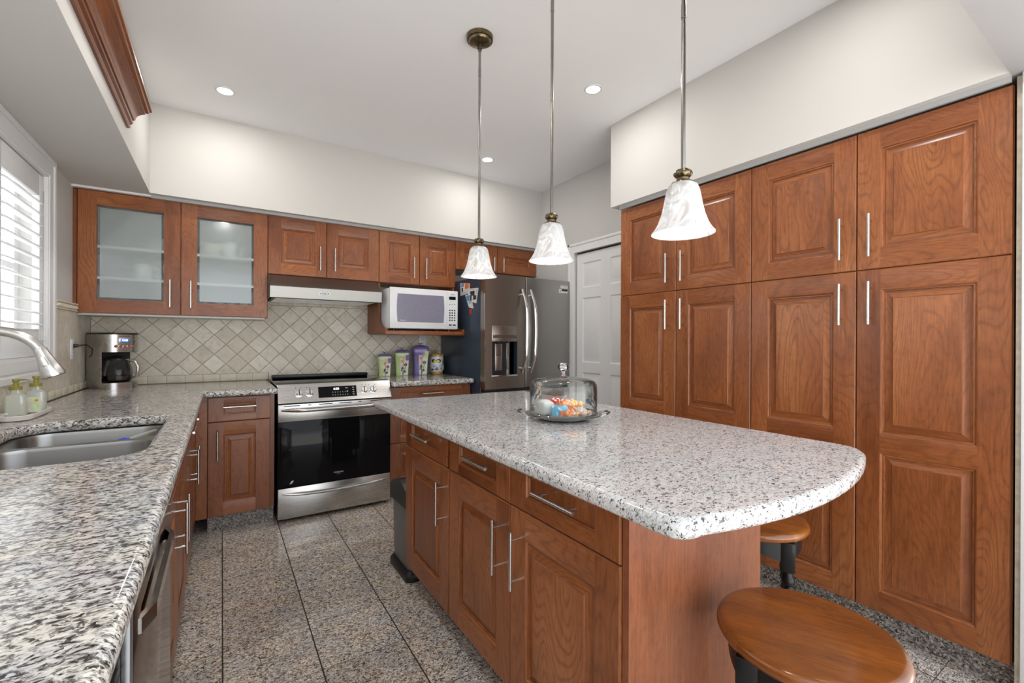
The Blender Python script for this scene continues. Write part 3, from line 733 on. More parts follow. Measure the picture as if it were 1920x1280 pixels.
# faucet
f = thing('faucet', 'brushed nickel pull-down faucet arching over the sink', 'faucet', (-.682, 1.95, CT))
mb = MB(); mb.lathe([(.030, 0), (.030, .006), (.024, .012), (.022, .07), (.0155, .085), (.0155, .09)], NICKEL, (0, 0, 0), 24); mb.build('base', f)
mb = MB(); pts = [(0, 0, .09), (0, 0, .16), (0, 0, .235)]
for i in range(1, 15):
    a = pi - (pi-RD(28))*i/14; pts.append((.112+.112*cos(a), 0, .232+.108*sin(a)))
mb.tube(pts, [.0145]*len(pts), NICKEL, 18); mb.build('spout', f)
e = Vector(pts[-1]); dr = (Vector(pts[-1])-Vector(pts[-2])).normalized(); tip = Vector((.243, 0, .200))
mb = MB(); dd_ = (tip-e)
mb.tube([e-dr*.004, e+dr*.0, e+dd_*.18, e+dd_*.55, e+dd_*.93, e+dd_*1.0], [.0155, .0165, .0175, .0235, .0305, .0295], NICKEL, 24); h_ = mb.build('spray_head', f)
mb = MB(); mb.tube([e+dd_*.99, e+dd_*1.01], .026, BLACK, 20); mb.build('spray_nozzle', h_)
mb = MB(); pc = e+dd_*.45+Vector((-.002, -.0225, .0)); mb.tube([pc+dd_*-.16, pc+dd_*.14], [.009, .010], NICKEL, 16, .55); mb.build('spray_button', h_)
mb = MB(); mb.tube([(0, .02, .05), (0, .05, .058), (0, .12, .09)], [.008, .007, .005], NICKEL, 12); mb.build('lever', f)

# tray + soap bottles
t = thing('soap_tray', 'off white oblong tray beside the faucet', 'tray', (-.667, 2.60, CT))
mb = MB(); pr_ = [(0, .002, 0), (.0, .004, 0)]
rings = []
for ins, z in ((.010, 0), (.003, .004), (0, .020), (.003, .022), (.006, .020), (.012, .006)):
    rings.append([(p[0], p[1], z) for p in rrect(-.058+ins, .050-ins, -.155+ins, .155-ins, .046, 10)])
mb.loft(rings, STONEW); mb.build('dish', t)
def soap(label, loc, h, fill, lab):
    s = thing('soap_dispenser', label, 'soap bottle', loc, 0, 'pump soap bottles on the tray')
    w, d = .031, .022
    def ring(sx, z, r): return [(p[0], p[1], z) for p in rrect(-w*sx, w*sx, -d*sx, d*sx, r, 6)]
    mb = MB(); mb.loft([ring(.93, 0, .012), ring(1, .004, .014), ring(1, h*.62, .014), ring(.93, h*.70, .014), ring(.60, h*.76, .012), ring(.50, h*.78, .010), ring(.5, h*.92, .010)], CLEARP); mb.build('bottle', s)
    mb = MB(); mb.loft([ring(.86, .005, .01), ring(.92, .008, .012), ring(.92, fill, .012)], SOAPW); mb.build('soap', s)
    p = MB(); p.lathe([(.019, h*.90), (.0195, h*1.0), (.017, h*1.02), (.009, h*1.03), (.007, h*1.16), (.011, h*1.18), (.011, h*1.26), (0, h*1.265)], OLIVE, n=20); pp = p.build('pump', s)
    p = MB(); p.tube([(0, 0, h*1.23), (.028, 0, h*1.235), (.040, 0, h*1.215)], [.006, .0045, .003], OLIVE, 10, .7); p.build('nozzle', pp)
    if lab:
        mb = MB(); mb.box(-w*.80, w*.66, -d-.001, -d+.001, .004, h*.56, CREAMG); l = mb.build('label', s)
        mb = MB(); mb.box(-.004, .017, -d-.0016, -d, .008, h*.54, LABELG); mb.box(.002, .012, -d-.002, -d, h*.40, h*.47, ORANGE); mb.build('green_label_panel', s)
    return s
soap('half-full clear soap dispenser with an olive pump, nearer the faucet', (-.690, 2.575, CT+.0065), .118, .05, False)
soap('lilac tinted soap dispenser with a green label and olive pump, farther from the faucet', (-.657, 2.672, CT+.0065), .122, .085, True)
b = thing('scrubber', 'small dark handled scrubber lying on the near end of the soap tray', 'scrubber', (-.706, 2.452, CT+.030))
mb = MB(); mb.tube([(-.05, -.02, 0), (-.02, -.008, .002), (.0, 0, .001)], [.011, .012, .006], DKBROWN, 12); mb.build('grip', b)
mb = MB(); mb.tube([(0, 0, .001), (.018, .004, .001), (.026, .006, 0)], [.0035, .003, .005], CHROME, 10); mb.build('metal_tip', b)

# ================================================================= RANGE
g = thing('kitchen_range', 'stainless steel electric range with a black glass oven door', 'range', (.3163, 3.3588, 0))
RW = .762; yF = 0
onebox('body', .004, RW-.004, .045, .66, .035, CT+.001, BLACK, parent=g)
mb = MB()
for x in (.05, RW-.05):
    for y in (.08, .60): mb.lathe([(.018, 0), (.018, .036)], BLACK, (x, y, 0), 12)
mb.build('feet', g)
zS, zD, zG, zP, zT = H-1.2082, H-.9978, H-.5522, H-.4235, CT+.012
mb = MB(); mb.box(0, RW, 0, .045, zS, zD-.004, STEEL, 'x', bev=.004); dr_ = mb.build('storage_drawer', g)
def bow(mb, z, dep, zr, m, x0=.02, x1=RW-.02, drop=.0):
    pts = []; rr = []
    for i in range(25):
        t_ = i/24; x = x0+(x1-x0)*t_; s_ = sin(pi*t_)
        pts.append((x, -dep*min(1, s_*1.9)-.002, z - drop*(1-s_))); rr.append(zr*(.45+.55*min(1, s_*3)))
    mb.tube(pts, rr, m, 12)
mb = MB(); bow(mb, zD-.060, .016, .010, STEEL, .02, RW-.02, -.018); mb.build('drawer_pull', dr_)
mb = MB(); mb.box(0, RW, 0, .045, zD, zG, BGLASS, 'x', bev=.002); mb.box(0, RW, -.001, .045, zG, zP-.012, STEEL, 'x', bev=.002); dr_ = mb.build('oven_door', g)
for xa, xb in ((.035, .135), (.185, .205), (.255, .345), (.39, .475), (.525, .545), (.61, .70)):
    mb = MB(); mb.box(xa, xb, -.0018, .0, zP-.026, zP-.0205, BLACK); mb.build('vent_slot', dr_)
mb = MB(); bow(mb, H-.474, .048, .0145, STEEL); mb.build('handle', dr_)
text('FRIGIDAIRE', .013, LEDW if False else WPLAST, dr_, (.388, -.0008, H-.940), (pi/2, 0, 0)); text('GALLERY', .006, LGREY, dr_, (.388, -.0008, H-.952), (pi/2, 0, 0))
mb = MB(); mb.faces([(.070, -.0008, H-.975), (.082, -.0008, H-.975), (.098, -.0008, H-.955), (.084, -.0008, H-.955)], [(0, 1, 2, 3)], WPLAST); mb.build('badge', dr_)
# control panel: slanted
zc0, zc1 = zP-.001, CT+.002; yc0, yc1 = -.016, .030
mb = MB(); mb.prism([(yc0, zc0), (yc1, zc1), (yc1+.006, zT), (.09, zT), (.09, zc0)], 'x', -.001, RW+.001, STEEL, 'x'); pn = mb.build('control_panel', g)
sl = Vector((0, yc1-yc0, zc1-zc0)).normalized(); nrm = Vector((0, -sl.z, sl.y))
pa = math.atan2(sl.z, sl.y)
def onp(x, t_, off=0.0):          # point on the slanted face
    return Vector((x, yc0, zc0)) + Vector((0, yc1-yc0, zc1-zc0))*t_ + nrm*off
def pquad(mb, x0, x1, t0, t1, off, m):
    mb.faces([onp(x0, t0, off), onp(x1, t0, off), onp(x1, t1, off), onp(x0, t1, off), onp(x0, t0, 0), onp(x1, t0, 0), onp(x1, t1, 0), onp(x0, t1, 0)], [(0, 1, 2, 3), (0, 4, 5, 1), (1, 5, 6, 2), (2, 6, 7, 3), (3, 7, 4, 0)], m)
mb = MB(); pquad(mb, .252, .512, .20, .86, .0018, BGLASS); ds = mb.build('display', pn)
text('6:28', .022, LEDW, ds, onp(.372, .70, .0022), (pa, 0, 0), 'clock_digits')
mb = MB()
for i in range(7):
    for t_ in (.30, .47): pquad(mb, .345+.017*i, .349+.017*i, t_, t_+.055, .0022, LGREY)
for t_ in (.30, .43, .57, .71): pquad(mb, .484, .495, t_, t_+.055, .0022, LGREY)
pquad(mb, .435, .452, .70, .75, .0022, LGREY); pquad(mb, .443, .450, .48, .56, .0022, LGREY)
mb.build('touch_key_marks', ds)
mb = MB()
for x in (.107, .135, .175, .195, .55, .58, .60, .645): pquad(mb, x, x+.005, .84, .88, .0006, BLACK)
mb.build('knob_marks', pn)
for x in (.127, .194, .563, .630):
    mb = MB(); c0 = onp(x, .54, 0)
    mb.tube([c0, c0+nrm*.006, c0+nrm*.007, c0+nrm*.026, c0+nrm*.028], [.026, .026, .0225, .0205, .018], CHROME, 24); kb = mb.build('knob', pn)
    mb = MB(); q = c0+nrm*.029; mb.faces([q+Vector((-.003, 0, 0))-sl*.019, q+Vector((.003, 0, 0))-sl*.019, q+Vector((.003, 0, 0))+sl*.019, q+Vector((-.003, 0, 0))+sl*.019,
                                        q+nrm*-.01+Vector((-.003, 0, 0))-sl*.019, q+nrm*-.01+Vector((.003, 0, 0))-sl*.019, q+nrm*-.01+Vector((.003, 0, 0))+sl*.019, q+nrm*-.01+Vector((-.003, 0, 0))+sl*.019],
                                       [(0, 1, 2, 3), (0, 4, 5, 1), (2, 6, 7, 3), (0, 3, 7, 4), (1, 5, 6, 2)], BLACK); mb.build('knob_grip', kb)
mb = MB(); mb.box(.0, RW, .06, .645, CT+.002, CT+.013, BGLASS, 'x', bev=.003); mb.build('cooktop', g)
mb = MB(); mb.box(.012, RW-.012, .585, .655, CT+.0125, CT+.040, BLACK, 'x', bev=.008); mb.build('rear_vent', g)
mb = MB(); mb.box(-.0035, .0, .03, .65, CT+.0005, CT+.010, STEEL); mb.box(RW, RW+.003, .03, .65, CT+.005, CT+.010, STEEL); mb.build('side_trim', g)

# ================================================================= HOOD
h = thing('range_hood', 'stainless steel under-cabinet range hood', 'range hood', (.282, 0, 0))
HW = .787
mb = MB(); poly = [(4.045, H+.300), (3.575, H+.300), (3.566, H+.305), (3.556, H+.384), (3.566, H+.394), (3.690, H+.476), (3.70, H+.4825), (4.045, H+.4825)]
mb.prism(poly[:1]+[(4.045, H+.318), (3.60, H+.318)]+poly[1:], 'x', 0, HW, HOODM, 'x'); mb.build('housing', h)
mb = MB(); mb.box(.02, HW-.02, 3.60, 4.03, H+.305, H+.3175, BLACK)
y = 3.62
while y < 4.0: mb.box(.04, HW-.04, y, y+.014, H+.3015, H+.306, STEEL, 'x'); y += .03
mb.build('baffle_filter', h)
mb = MB()
yy = lambda z: 3.5662 - (z-(H+.305))*.1266
for x, w_ in ((.330, .009), (.385, .009), ): mb.tube([(x, yy(H+.348)+.001, H+.348), (x, yy(H+.348)-.002, H+.348)], .011, WPLAST, 16); mb.tube([(x, yy(H+.348)-.002, H+.348), (x, yy(H+.348)-.003, H+.348)], .0045, BLACK, 12)
for x in (.345, .357, .369): mb.box(x-.003, x+.004, yy(H+.346)-.0015, yy(H+.346)+.002, H+.342, H+.353, BLUEP)
mb.build('push_buttons', h)
mb = MB(); mb.box(-.006, -.0005, 3.60, 4.04, H+.302, H+.470, BLACK); mb.build('side_gasket', h)

# ================================================================= MICROWAVE
m = thing('microwave', 'white countertop microwave sitting in the cherry niche', 'microwave', (1.118, 3.508, H+.0725))
MWW = .598; z0, z1 = .030, .358
mb = MB(); mb.box(0, MWW, .028, .45, z0-.004, z1-.006, WPLAST, bev=.006); mb.build('body', m)
mb = MB(); mb.box(.0, MWW, 0, .028, z0-.002, z1, WPLAST, bev=.007); mb.build('front_frame', m)
mb = MB(); wx0, wx1, wz0, wz1 = .063, .462, z0+.050, z1-.050; out = []
n = 10
L_ = [(wx0-.007*sin(pi*i/n), wz0+(wz1-wz0)*i/n) for i in range(n+1)]; R_ = [(wx1+.007*sin(pi*i/n), wz1-(wz1-wz0)*i/n) for i in range(n+1)]
mb.prism(L_+R_, 'y', -.0015, .002, MWIN); wn = mb.build('window', m)
text('Panasonic', .013, PAPER, wn, (.106, -.002, wz0+.014), (pi/2, 0, 0))
mb = MB(); mb.box(.4935, .4950, -.0008, .002, z0+.01, z1-.01, LGREY); mb.box(.505, .584, -.001, .002, z0+.025, z1-.02, WPLAST); cp = mb.build('control_panel', m)
mb = MB(); mb.box(.513, .575, -.002, .001, z1-.078, z1-.050, BGLASS); mb.build('display', cp)
text('NE-H765', .009, INK, cp, (.545, -.0014, z1-.033), (pi/2, 0, 0))
mb = MB()
for r in range(5):
    for k in range(3): mb.box(.514+.0225*k, .527+.0225*k, -.0018, 0, z1-.175-.021*r, z1-.163-.021*r, INK)
for k in range(3): mb.box(.516+.0225*k, .524+.0225*k, -.0018, 0, z1-.121, z1-.115, INK)
mb.box(.512, .538, -.0022, 0, z1-.300, z1-.288, INK); mb.box(.549, .576, -.0022, 0, z1-.300, z1-.288, INK)
mb.build('keypad', cp)
mb = MB()
for x in (.05, MWW-.06):
    for y in (.06, .38): mb.lathe([(.014, 0), (.014, z0-.002)], BLACK, (x, y, 0), 12)
mb.build('feet', m)

# ================================================================= FRIDGE
f = thing('refrigerator', 'grey french door refrigerator with a water dispenser', 'refrigerator', (1.787, 3.160, 0))
FW = .903; FT = H+.552
mb = MB(); mb.box(.0, FW, .078, .84, .02, FT-.012, NAVY, bev=.004); mb.build('cabinet_body', f)
mb = MB(); mb.box(.01, FW-.01, .05, .079, .05, FT-.015, BLACK); mb.build('door_gasket', f)
gx = .400; zd = H-.395
def fdoor(x0, x1, m, cut=None):
    mb = MB()
    if not cut: mb.box(x0, x1, 0, .072, zd, FT, m, bev=.010)
    else:
        cx0, cx1, cz0, cz1 = cut
        mb.box(x0, cx0, 0, .072, zd, FT, m, bev=.0); mb.box(cx1, x1, 0, .072, zd, FT, m); mb.box(cx0, cx1, 0, .072, zd, cz0, m); mb.box(cx0, cx1, 0, .072, cz1, FT, m); mb.box(cx0, cx1, .060, .072, cz0, cz1, m)
    return mb.build('door', f)
dx0, dx1, dz0, dz1 = .066, .318, H-.292, H+.128
dl = fdoor(0.0, gx-.003, SLATE, (dx0, dx1, dz0, dz1)); dl['label'] = 'bronze grey left door with dispenser'
drr = fdoor(gx+.003, FW, SLATE2); drr['label'] = 'grey right door'
mb = MB(); mb.box(-.001, .006, -.0015, .004, zd, FT-.002, CHROME); mb.build('door_edge_trim', dl)
mb = MB()
mb.box(dx0, dx1, -.001, .006, H-.003, dz1, SLATE, bev=.002); mb.build('dispenser_panel', dl)
mb = MB(); mb.box(dx0+.01, dx1-.01, -.0018, 0, H+.026, H+.052, DKBROWN)
for k in range(3):
    for x in (dx0+.022, dx1-.030): mb.box(x, x+.008, -.002, 0, H+.010+.035*k, H+.014+.035*k, LGREY)
mb.build('dispenser_display', dl)
mb = MB(); mb.box(dx0+.001, dx0+.004, .002, .058, dz0+.002, H-.004, NICKEL); mb.box(dx1-.004, dx1-.001, .002, .058, dz0+.002, H-.004, NAVY)
mb.box(dx0+.004, dx1-.07, .055, .058, dz0, H-.004, SLATE2); mb.box(dx1-.07, dx1-.004, .050, .058, dz0, H-.004, NAVY)
mb.prism([(dx1-.085, .058), (dx1-.070, .030), (dx1-.060, .030), (dx1-.060, .058)], 'z', dz0, H-.004, CHROME)
mb.box(dx0+.055, dx0+.125, .040, .055, H-.245, H-.020, SLATE, bev=.003); mb.box(dx0+.068, dx0+.112, .036, .042, H-.125, H-.030, DKBROWN, bev=.002)
mb.box(dx0+.07, dx0+.16, .02, .05, H-.016, H-.004, BLACK, bev=.003); mb.build('dispenser_recess', dl)
mb = MB(); mb.box(dx0, dx1, -.006, .058, dz0, dz0+.012, CHROME, bev=.003); mb.build('drip_tray', dl)
def fh(par, x, sg):
    mb = MB(); pts = []; n = 18
    for i in range(n+1):
        t_ = i/n; z = H-.272+.715*t_; s_ = sin(pi*t_)
        pts.append((x + sg*.026*s_ , -.012-.050*min(1, s_*1.6), z))
    mb.tube(pts, [.011+.004*sin(pi*i/n) for i in range(n+1)], CHROME, 12, .7)
    for t_ in (.06, .94):
        z = H-.272+.715*t_; mb.tube([(x, .0, z), (x, -.03, z)], .009, CHROME, 10)
    return mb.build('handle', par)
fh(dl, gx-.043, 1); fh(drr, gx+.046, 1)
mb = MB(); mb.box(.012, FW-.012, .03, .05, zd-.022, zd-.001, BLACK); mb.build('drawer_gap', f)
mb = MB(); mb.box(0, FW, 0, .072, .10, zd-.022, SLATE, bev=.008); mb.build('freezer_drawer', f)
mb = MB(); mb.tube([(.08, -.04, zd-.10), (FW-.08, -.04, zd-.10)], .012, CHROME, 12)
for x in (.12, FW-.12): mb.tube([(x, 0, zd-.10), (x, -.04, zd-.10)], .009, CHROME, 10)
mb.build('drawer_handle', f)
mb = MB(); mb.box(.785, .868, -.0012, 0, H+.482, H+.508, PAPER); mb.box(.765, .868, -.0012, 0, H+.440, H+.474, PAPER); mb.box(.797, .866, -.0016, 0, H+.456, H+.474, INK); mb.box(.795, .860, -.0016, 0, H+.494, H+.501, LGREY)
mb.box(.772, .790, -.0016, 0, H+.446, H+.462, LGREY); mb.build('energy_sticker', drr)
mb = MB(); mb.box(.0, .10, .02, .10, FT-.001, FT+.022, BLACK, bev=.004); mb.build('hinge_cover', f)
# things stuck to the side of the fridge
def card(name, label, cat, quad, m, marks=(), group=None, lift=.002):
    """quad: (y, z) corners on the side of the fridge"""
    cy = sum(q[0] for q in quad)/4; cz = sum(q[1] for q in quad)/4; x = 1.787-lift
    t = thing(name, label, cat, (x, cy, cz), 0, group)
    mb = MB(); mb.prism([(q[0]-cy, q[1]-cz) for q in quad], 'x', -.0006, .0006, m); mb.build('sheet', t)
    if marks:
        mb = MB()
        for (q0, q1, w0, w1, mm) in marks: mb.box(-.0012, -.0005, q0-cy, q1-cy, w0-cz, w1-cz, mm)
        mb.build('print', t)
    return t
card('flyer', 'white takeaway flyer with an orange and a blue picture, highest on the refrigerator side', 'flyer', [(3.60, H+.515), (3.425, H+.497), (3.425, H+.415), (3.60, H+.400)], PAPER,
     [(3.44, 3.51, H+.455, H+.500, ORANGE), (3.535, 3.585, H+.478, H+.508, BLUEP), (3.55, 3.575, H+.435, H+.470, INK), (3.46, 3.57, H+.422, H+.427, LGREY)], 'flyers on the refrigerator side')
card('flyer', 'white flyer with a black figure, nearest the refrigerator door', 'flyer', [(3.475, H+.452), (3.262, H+.442), (3.300, H+.315), (3.41, H+.34)], PAPER,
     [(3.33, 3.41, H+.385, H+.425, INK), (3.30, 3.355, H+.348, H+.385, INK), (3.34, 3.46, H+.436, H+.441, LGREY), (3.28, 3.30, H+.395, H+.432, LGREY)], 'flyers on the refrigerator side', .0038)
card('flyer', 'pale blue folded flyer hanging lowest of the three on the refrigerator side', 'flyer', [(3.50, H+.402), (3.395, H+.400), (3.345, H+.275), (3.43, H+.290)], PAPER,
     [(3.42, 3.475, H+.345, H+.392, BLUEP), (3.38, 3.43, H+.32, H+.345, LGREY), (3.38, 3.41, H+.345, H+.395, INK)], 'flyers on the refrigerator side', .0056)
card('magnet', 'small red magnet below the flyers on the refrigerator side', 'magnet', [(3.425, H+.275), (3.385, H+.272), (3.385, H+.228), (3.42, H+.230)], REDP, (), None, .003)

# ================================================================= SMALL THINGS ON COUNTERS
cm = thing('coffee_maker', 'stainless steel drip coffee maker with a glass carafe in the corner', 'coffee maker', (-.590, 3.862, CT), RD(32))
def cring(w, d0, d1, z, r):   # y from d0 (front, negative) to d1
    return [(p[0], p[1], z) for p in rrect(-w, w, d0, d1, (.02, .02, r, r), 8)]
wd = .100
mb = MB(); mb.loft([cring(wd, -.125, .125, 0, .07), cring(wd, -.125, .125, .040, .07)], STEEL); mb.build('base', cm)
mb = MB(); mb.loft([cring(wd, .025, .125, .040, .005), cring(wd, .025, .125, .235, .005)], STEEL); mb.build('rear_column', cm)
mb = MB(); mb.box(-wd, -wd+.006, -.07, .03, .04, .235, STEEL); mb.build('side_wall', cm)
mb = MB(); mb.loft([cring(wd, -.125, .125, .235, .07), cring(wd, -.125, .125, .347, .07)], STEEL); hd_ = mb.build('head', cm)
mb = MB(); mb.loft([cring(wd+.001, -.126, .126, .347, .07), cring(wd-.002, -.122, .122, .358, .07)], BLACK); mb.build('lid', cm)
mb = MB(); mb.box(-.03, .03, -.1275, -.124, .292, .326, NICKEL, bev=.001); mb.box(-.019, .019, -.1290, -.127, .300, .320, LEDB); dsp = mb.build('display', hd_)
text('12:28', .014, LEDW, dsp, (0, -.1292, .310), (pi/2, 0, 0), 'clock_digits')
mb = MB()
for i, x in enumerate((-.045, -.022, 0, .022, .045)): mb.tube([(x, -.119-.004*(i in (1, 2, 3)), .272-.003*(i == 2)), (x, -.130+.004*(i in (0, 4)), .272-.003*(i == 2))], .009, CHROME, 14)
mb.build('buttons', hd_)
ca = bpy.data.objects.new('carafe', None); COL.objects.link(ca)
mb = MB(); mb.shell([(.0, .002), (.060, .002), (.072, .012), (.076, .05), (.070, .095), (.056, .128), (.054, .14)], GLASS, (0, -.045, .043), 32); ca2 = mb.build('carafe', cm); bpy.data.objects.remove(ca)
mb = MB(); mb.shell([(.0, .004), (.058, .004), (.069, .014), (.072, .040), (.0, .040)], simple('coffee', (.02, .01, .006), .1), (0, -.045, .043), 32); mb.build('coffee', ca2)
mb = MB(); mb.lathe([(.057, .138), (.058, .150), (.03, .165), (0, .168)], BLACK, (0, -.045, .043), 24); mb.build('carafe_lid', ca2)
mb = MB(); mb.tube([(.025, -.097, .185), (.05, -.135, .178), (.060, -.155, .14), (.058, -.150, .08), (.045, -.120, .065)], [.008, .009, .010, .009, .007], NICKEL, 12); mb.build('carafe_handle', ca2)
mb = MB(); mb.box(-wd+.006, wd-.004, .020, .026, .042, .234, BLACK); mb.build('recess_back', cm)
# outlets + cord
def outlet(label, loc, rz, m=WPLAST):
    o = thing('wall_outlet', label, 'outlet', loc, rz)
    mb = MB(); mb.box(-.036, .036, -.005, 0, -.058, .058, m, bev=.002); mb.build('cover_plate', o)
    mb = MB()
    for z in (-.022, .022): mb.box(-.016, .016, -.0065, -.004, z-.014, z+.014, m, bev=.002); mb.box(-.007, -.005, -.0070, -.006, z-.006, z+.005, INK); mb.box(.005, .007, -.0070, -.006, z-.006, z+.005, INK)
    mb.build('sockets', o); return o
outlet('white outlet on the side wall tiles beside the coffee maker', (XL+.018, 3.605, H-.058), pi/2)
outlet('white outlet on the tiles behind the purple canister', (1.605, 4.047, H-.008), 0)
pc = thing('power_cord', 'black power cord from the side wall outlet to the coffee maker', 'cord', (XL+.026, 3.605, H-.038))
mb = MB(); mb.tube([(0, 0, 0), (.022, .004, .002)], [.012, .009], BLACK, 12); mb.build('plug', pc)
mb = MB(); mb.tube([(.02, .003, .002), (.05, .03, .006), (.072, .06, -.02), (.060, .10, -.060), (.045, .125, -.07)], .0032, BLACK, 8); mb.build('wire', pc)

def canister(label, x, y, w, h, body, patch, lidm):
    c = thing('canister', label, 'canister', (x, y, CT+.0045), RD(-14), 'flower painted canisters')
    def rg(s, z): return [(p[0], p[1], z) for p in rrect(-w*s, w*s, -w*s, w*s, w*s*.30, 6)]
    mb = MB(); mb.loft([rg(.80, 0), rg(.82, .006), rg(.86, h*.40), rg(.94, h*.72), rg(1.0, h*.86), rg(.97, h*.88)], body); mb.build('jar', c)
    mb = MB(); mb.loft([rg(1.0, h*.875), rg(1.01, h*.89), rg(.90, h*.945), rg(.55, h*.985), rg(.1, h)], lidm); l = mb.build('lid', c)
    mb = MB(); mb.tube([(0, 0, h*.99), (0, 0, h*1.03)], .006, OLIVE, 8); mb.tube([(0, 0, h*1.03), (-.018, 0, h*1.09)], [.004, .002], DKGRN, 8); mb.tube([(0, 0, h*1.03), (.020, .0, h*1.07)], [.004, .002], DKGRN, 8); mb.build('lid_knob', l)
    # painted flowers on the front, following the slope
    mb = MB(); yf = lambda z: -w*(.80+.20*(z/(h*.86)))-.0008
    def disc(cx, cz, r, m_, k=0, n=14):
        mb.faces([(cx+r*cos(2*pi*i/n)*(1+.25*sin(5*2*pi*i/n)), yf(cz)-.0006*k-.0006, cz+r*sin(2*pi*i/n)) for i in range(n)], [tuple(range(n))], m_)
    mb.faces([(-w*.25, yf(.01)-.0004, .004), (w*.72, yf(.01)-.0004, .004), (w*.86, yf(h*.66)-.0004, h*.66), (-w*.30, yf(h*.66)-.0004, h*.66)], [(0, 1, 2, 3)], CREAMG)
    mb.faces([(w*.45, yf(h*.6)-.0010, h*.58), (w*.88, yf(h*.6)-.0010, h*.58), (w*.93, yf(h*.8)-.0010, h*.80), (w*.42, yf(h*.8)-.0010, h*.80)], [(0, 1, 2, 3)], patch)
    disc(.0, h*.56, w*.24, PEACH, 2); disc(0, h*.56, w*.10, REDP, 3); disc(w*.20, h*.62, w*.14, OCHRE, 2)
    disc(w*.42, h*.42, w*.20, INK, 2); disc(w*.42, h*.42, w*.07, PEACH, 3)
    for (a, b_, r) in ((0, h*.28, .20), (w*.3, h*.16, .18), (-.1*w, h*.20, .12)): disc(a, b_, w*r, DKGRN, 2, 5)
    mb.faces([(w*.02, yf(.02)-.002, .004), (w*.12, yf(.02)-.002, .004), (w*.14, yf(h*.45)-.002, h*.5), (w*.08, yf(h*.45)-.002, h*.5)], [(0, 1, 2, 3)], DKGRN)
    mb.faces([(w*.12, yf(.02)-.002, .02), (w*.20, yf(.02)-.002, .02), (w*.46, yf(h*.35)-.002, h*.36), (w*.40, yf(h*.35)-.002, h*.36)], [(0, 1, 2, 3)], DKGRN)
    mb.build('painted_flowers', c); return c
canister('smallest green canister with a purple lid, beside the range', 1.205, 3.925, .060, .198, GREENG, PURPLE, PURPLE)
canister('middle-sized green canister with a purple lid', 1.362, 3.925, .066, .232, GREENG, PURPLE, PURPLE)
canister('tallest canister, purple with a green patch', 1.536, 3.925, .072, .272, PURPLE, GREENG, PURPLE)
j = thing('ceramic_jar', 'white painted jar with lemons and an ochre lid, next to the refrigerator', 'jar', (1.702, 3.925, CT+.0045))
mb = MB(); mb.lathe([(.052, 0), (.056, .004), (.056, .018), (.052, .022)], OCHRE, n=32); mb.lathe([(.053, .022), (.066, .045), (.069, .08), (.066, .12), (.062, .15), (.060, .165)], CERAM, n=32); jb = mb.build('body', j)
mb = MB(); mb.lathe([(.061, .165), (.064, .168), (.064, .182), (.060, .187), (.02, .192), (.012, .200), (.018, .212), (.012, .224), (0, .227)], OCHRE, n=28); mb.build('lid', j)
mb = MB()
def onj(a, z, r=.0698): return (r*sin(a), -r*cos(a), z)
def blob(a, z, ra, rz_, m_, n=12, r=.0702): mb.faces([onj(a+ra*cos(2*pi*i/n), z+rz_*sin(2*pi*i/n), r) for i in range(n)], [tuple(range(n))], m_)
blob(-.85, .125, .30, .016, INK, r=.0690); blob(-.15, .125, .34, .018, INK, r=.0690); blob(.55, .105, .12, .035, INK, 6, r=.0700)
blob(-.68, .122, .20, .011, YELL, r=.0725); blob(-.25, .122, .20, .011, YELL, r=.0725)
blob(-.3, .078, .65, .010, BLUEP, 16, .0712); blob(-.45, .048, .30, .007, DKGRN, 6, .0700); blob(-.40, .058, .07, .012, DKGRN, 5, .0700)
blob(-1.05, .045, .18, .009, DKGRN, 6, .0700); blob(.20, .055, .15, .01, OLIVE, 6, .0700)
mb.build('painted_lemons', j)

# ================================================================= CABINET CONTENTS
def mug(label, loc, rz, m=CERAM, s=1.0):
    o = thing('mug', label, 'mug', loc, rz, 'mugs behind the frosted glass doors')
    mb = MB(); mb.lathe([(.030*s, 0), (.040*s, .004), (.044*s, .05*s), (.046*s, .090*s), (.043*s, .090*s), (.040*s, .01), (0, .008)], m, n=24); mb.build('cup', o)
    mb = MB(); mb.tube([(.044*s, 0, .075*s), (.066*s, 0, .070*s), (.072*s, 0, .045*s), (.062*s, 0, .022*s), (.042*s, 0, .018*s)], .005*s, m, 8); mb.build('cup_handle', o); return o
SH1, SH2 = H+.394, H+.589
mug('white mug on the lower shelf behind the left frosted door', (-.435, 3.785, SH1), 0, CERAM, 1.08)
mug('white mug with red mark on the lower shelf by the centre stile', (-.285, 3.79, SH1), RD(60), CERAM, 1.08)
mug('cream mug on the upper shelf behind the right frosted door', (.045, 3.785, SH2), 0, CERAM, 1.08)
for i in range(5):
    mb = MB(); mb.lathe([(.04, 0), (.075, .010), (.080, .016), (.075, .015), (.04, .006), (0, .006)], CERAM, (0, 0, 0), 28)
    o = mb.build('small_plate', loc=(-.355, 3.815, SH2+.0145*i)); tag(o, 'white plate in the stack on the upper shelf of the glass cabinet', 'plate', 'stacked plates in the glass cabinet')
mb = MB(); mb.lathe([(.03, 0), (.033, .006), (.058, .035), (.066, .080), (.062, .080), (.054, .036), (0, .012)], CREAMG, n=28); o = mb.build('bowl', loc=(-.065, 3.80, SH2)); tag(o, 'cream bowl on the upper shelf behind the right frosted door', 'bowl')
for i, x in enumerate((-.10, -.02, .06, .14)):
    mb = MB(); mb.shell([(0, .004), (.026, .002), (.030, .10)], GLASS, (0, 0, 0), 20); mb.shell([(0, .008), (.025, .006), (.027, .04), (0, .04)], simple('dark tumbler tint', (.05, .06, .08), .1), (0, 0, 0), 20)
    o = mb.build('drinking_glass', loc=(x, 3.775, UB+.0185)); tag(o, 'dark tinted drinking glass on the cabinet floor behind the right frosted door', 'glass', 'glasses on the glass cabinet floor')

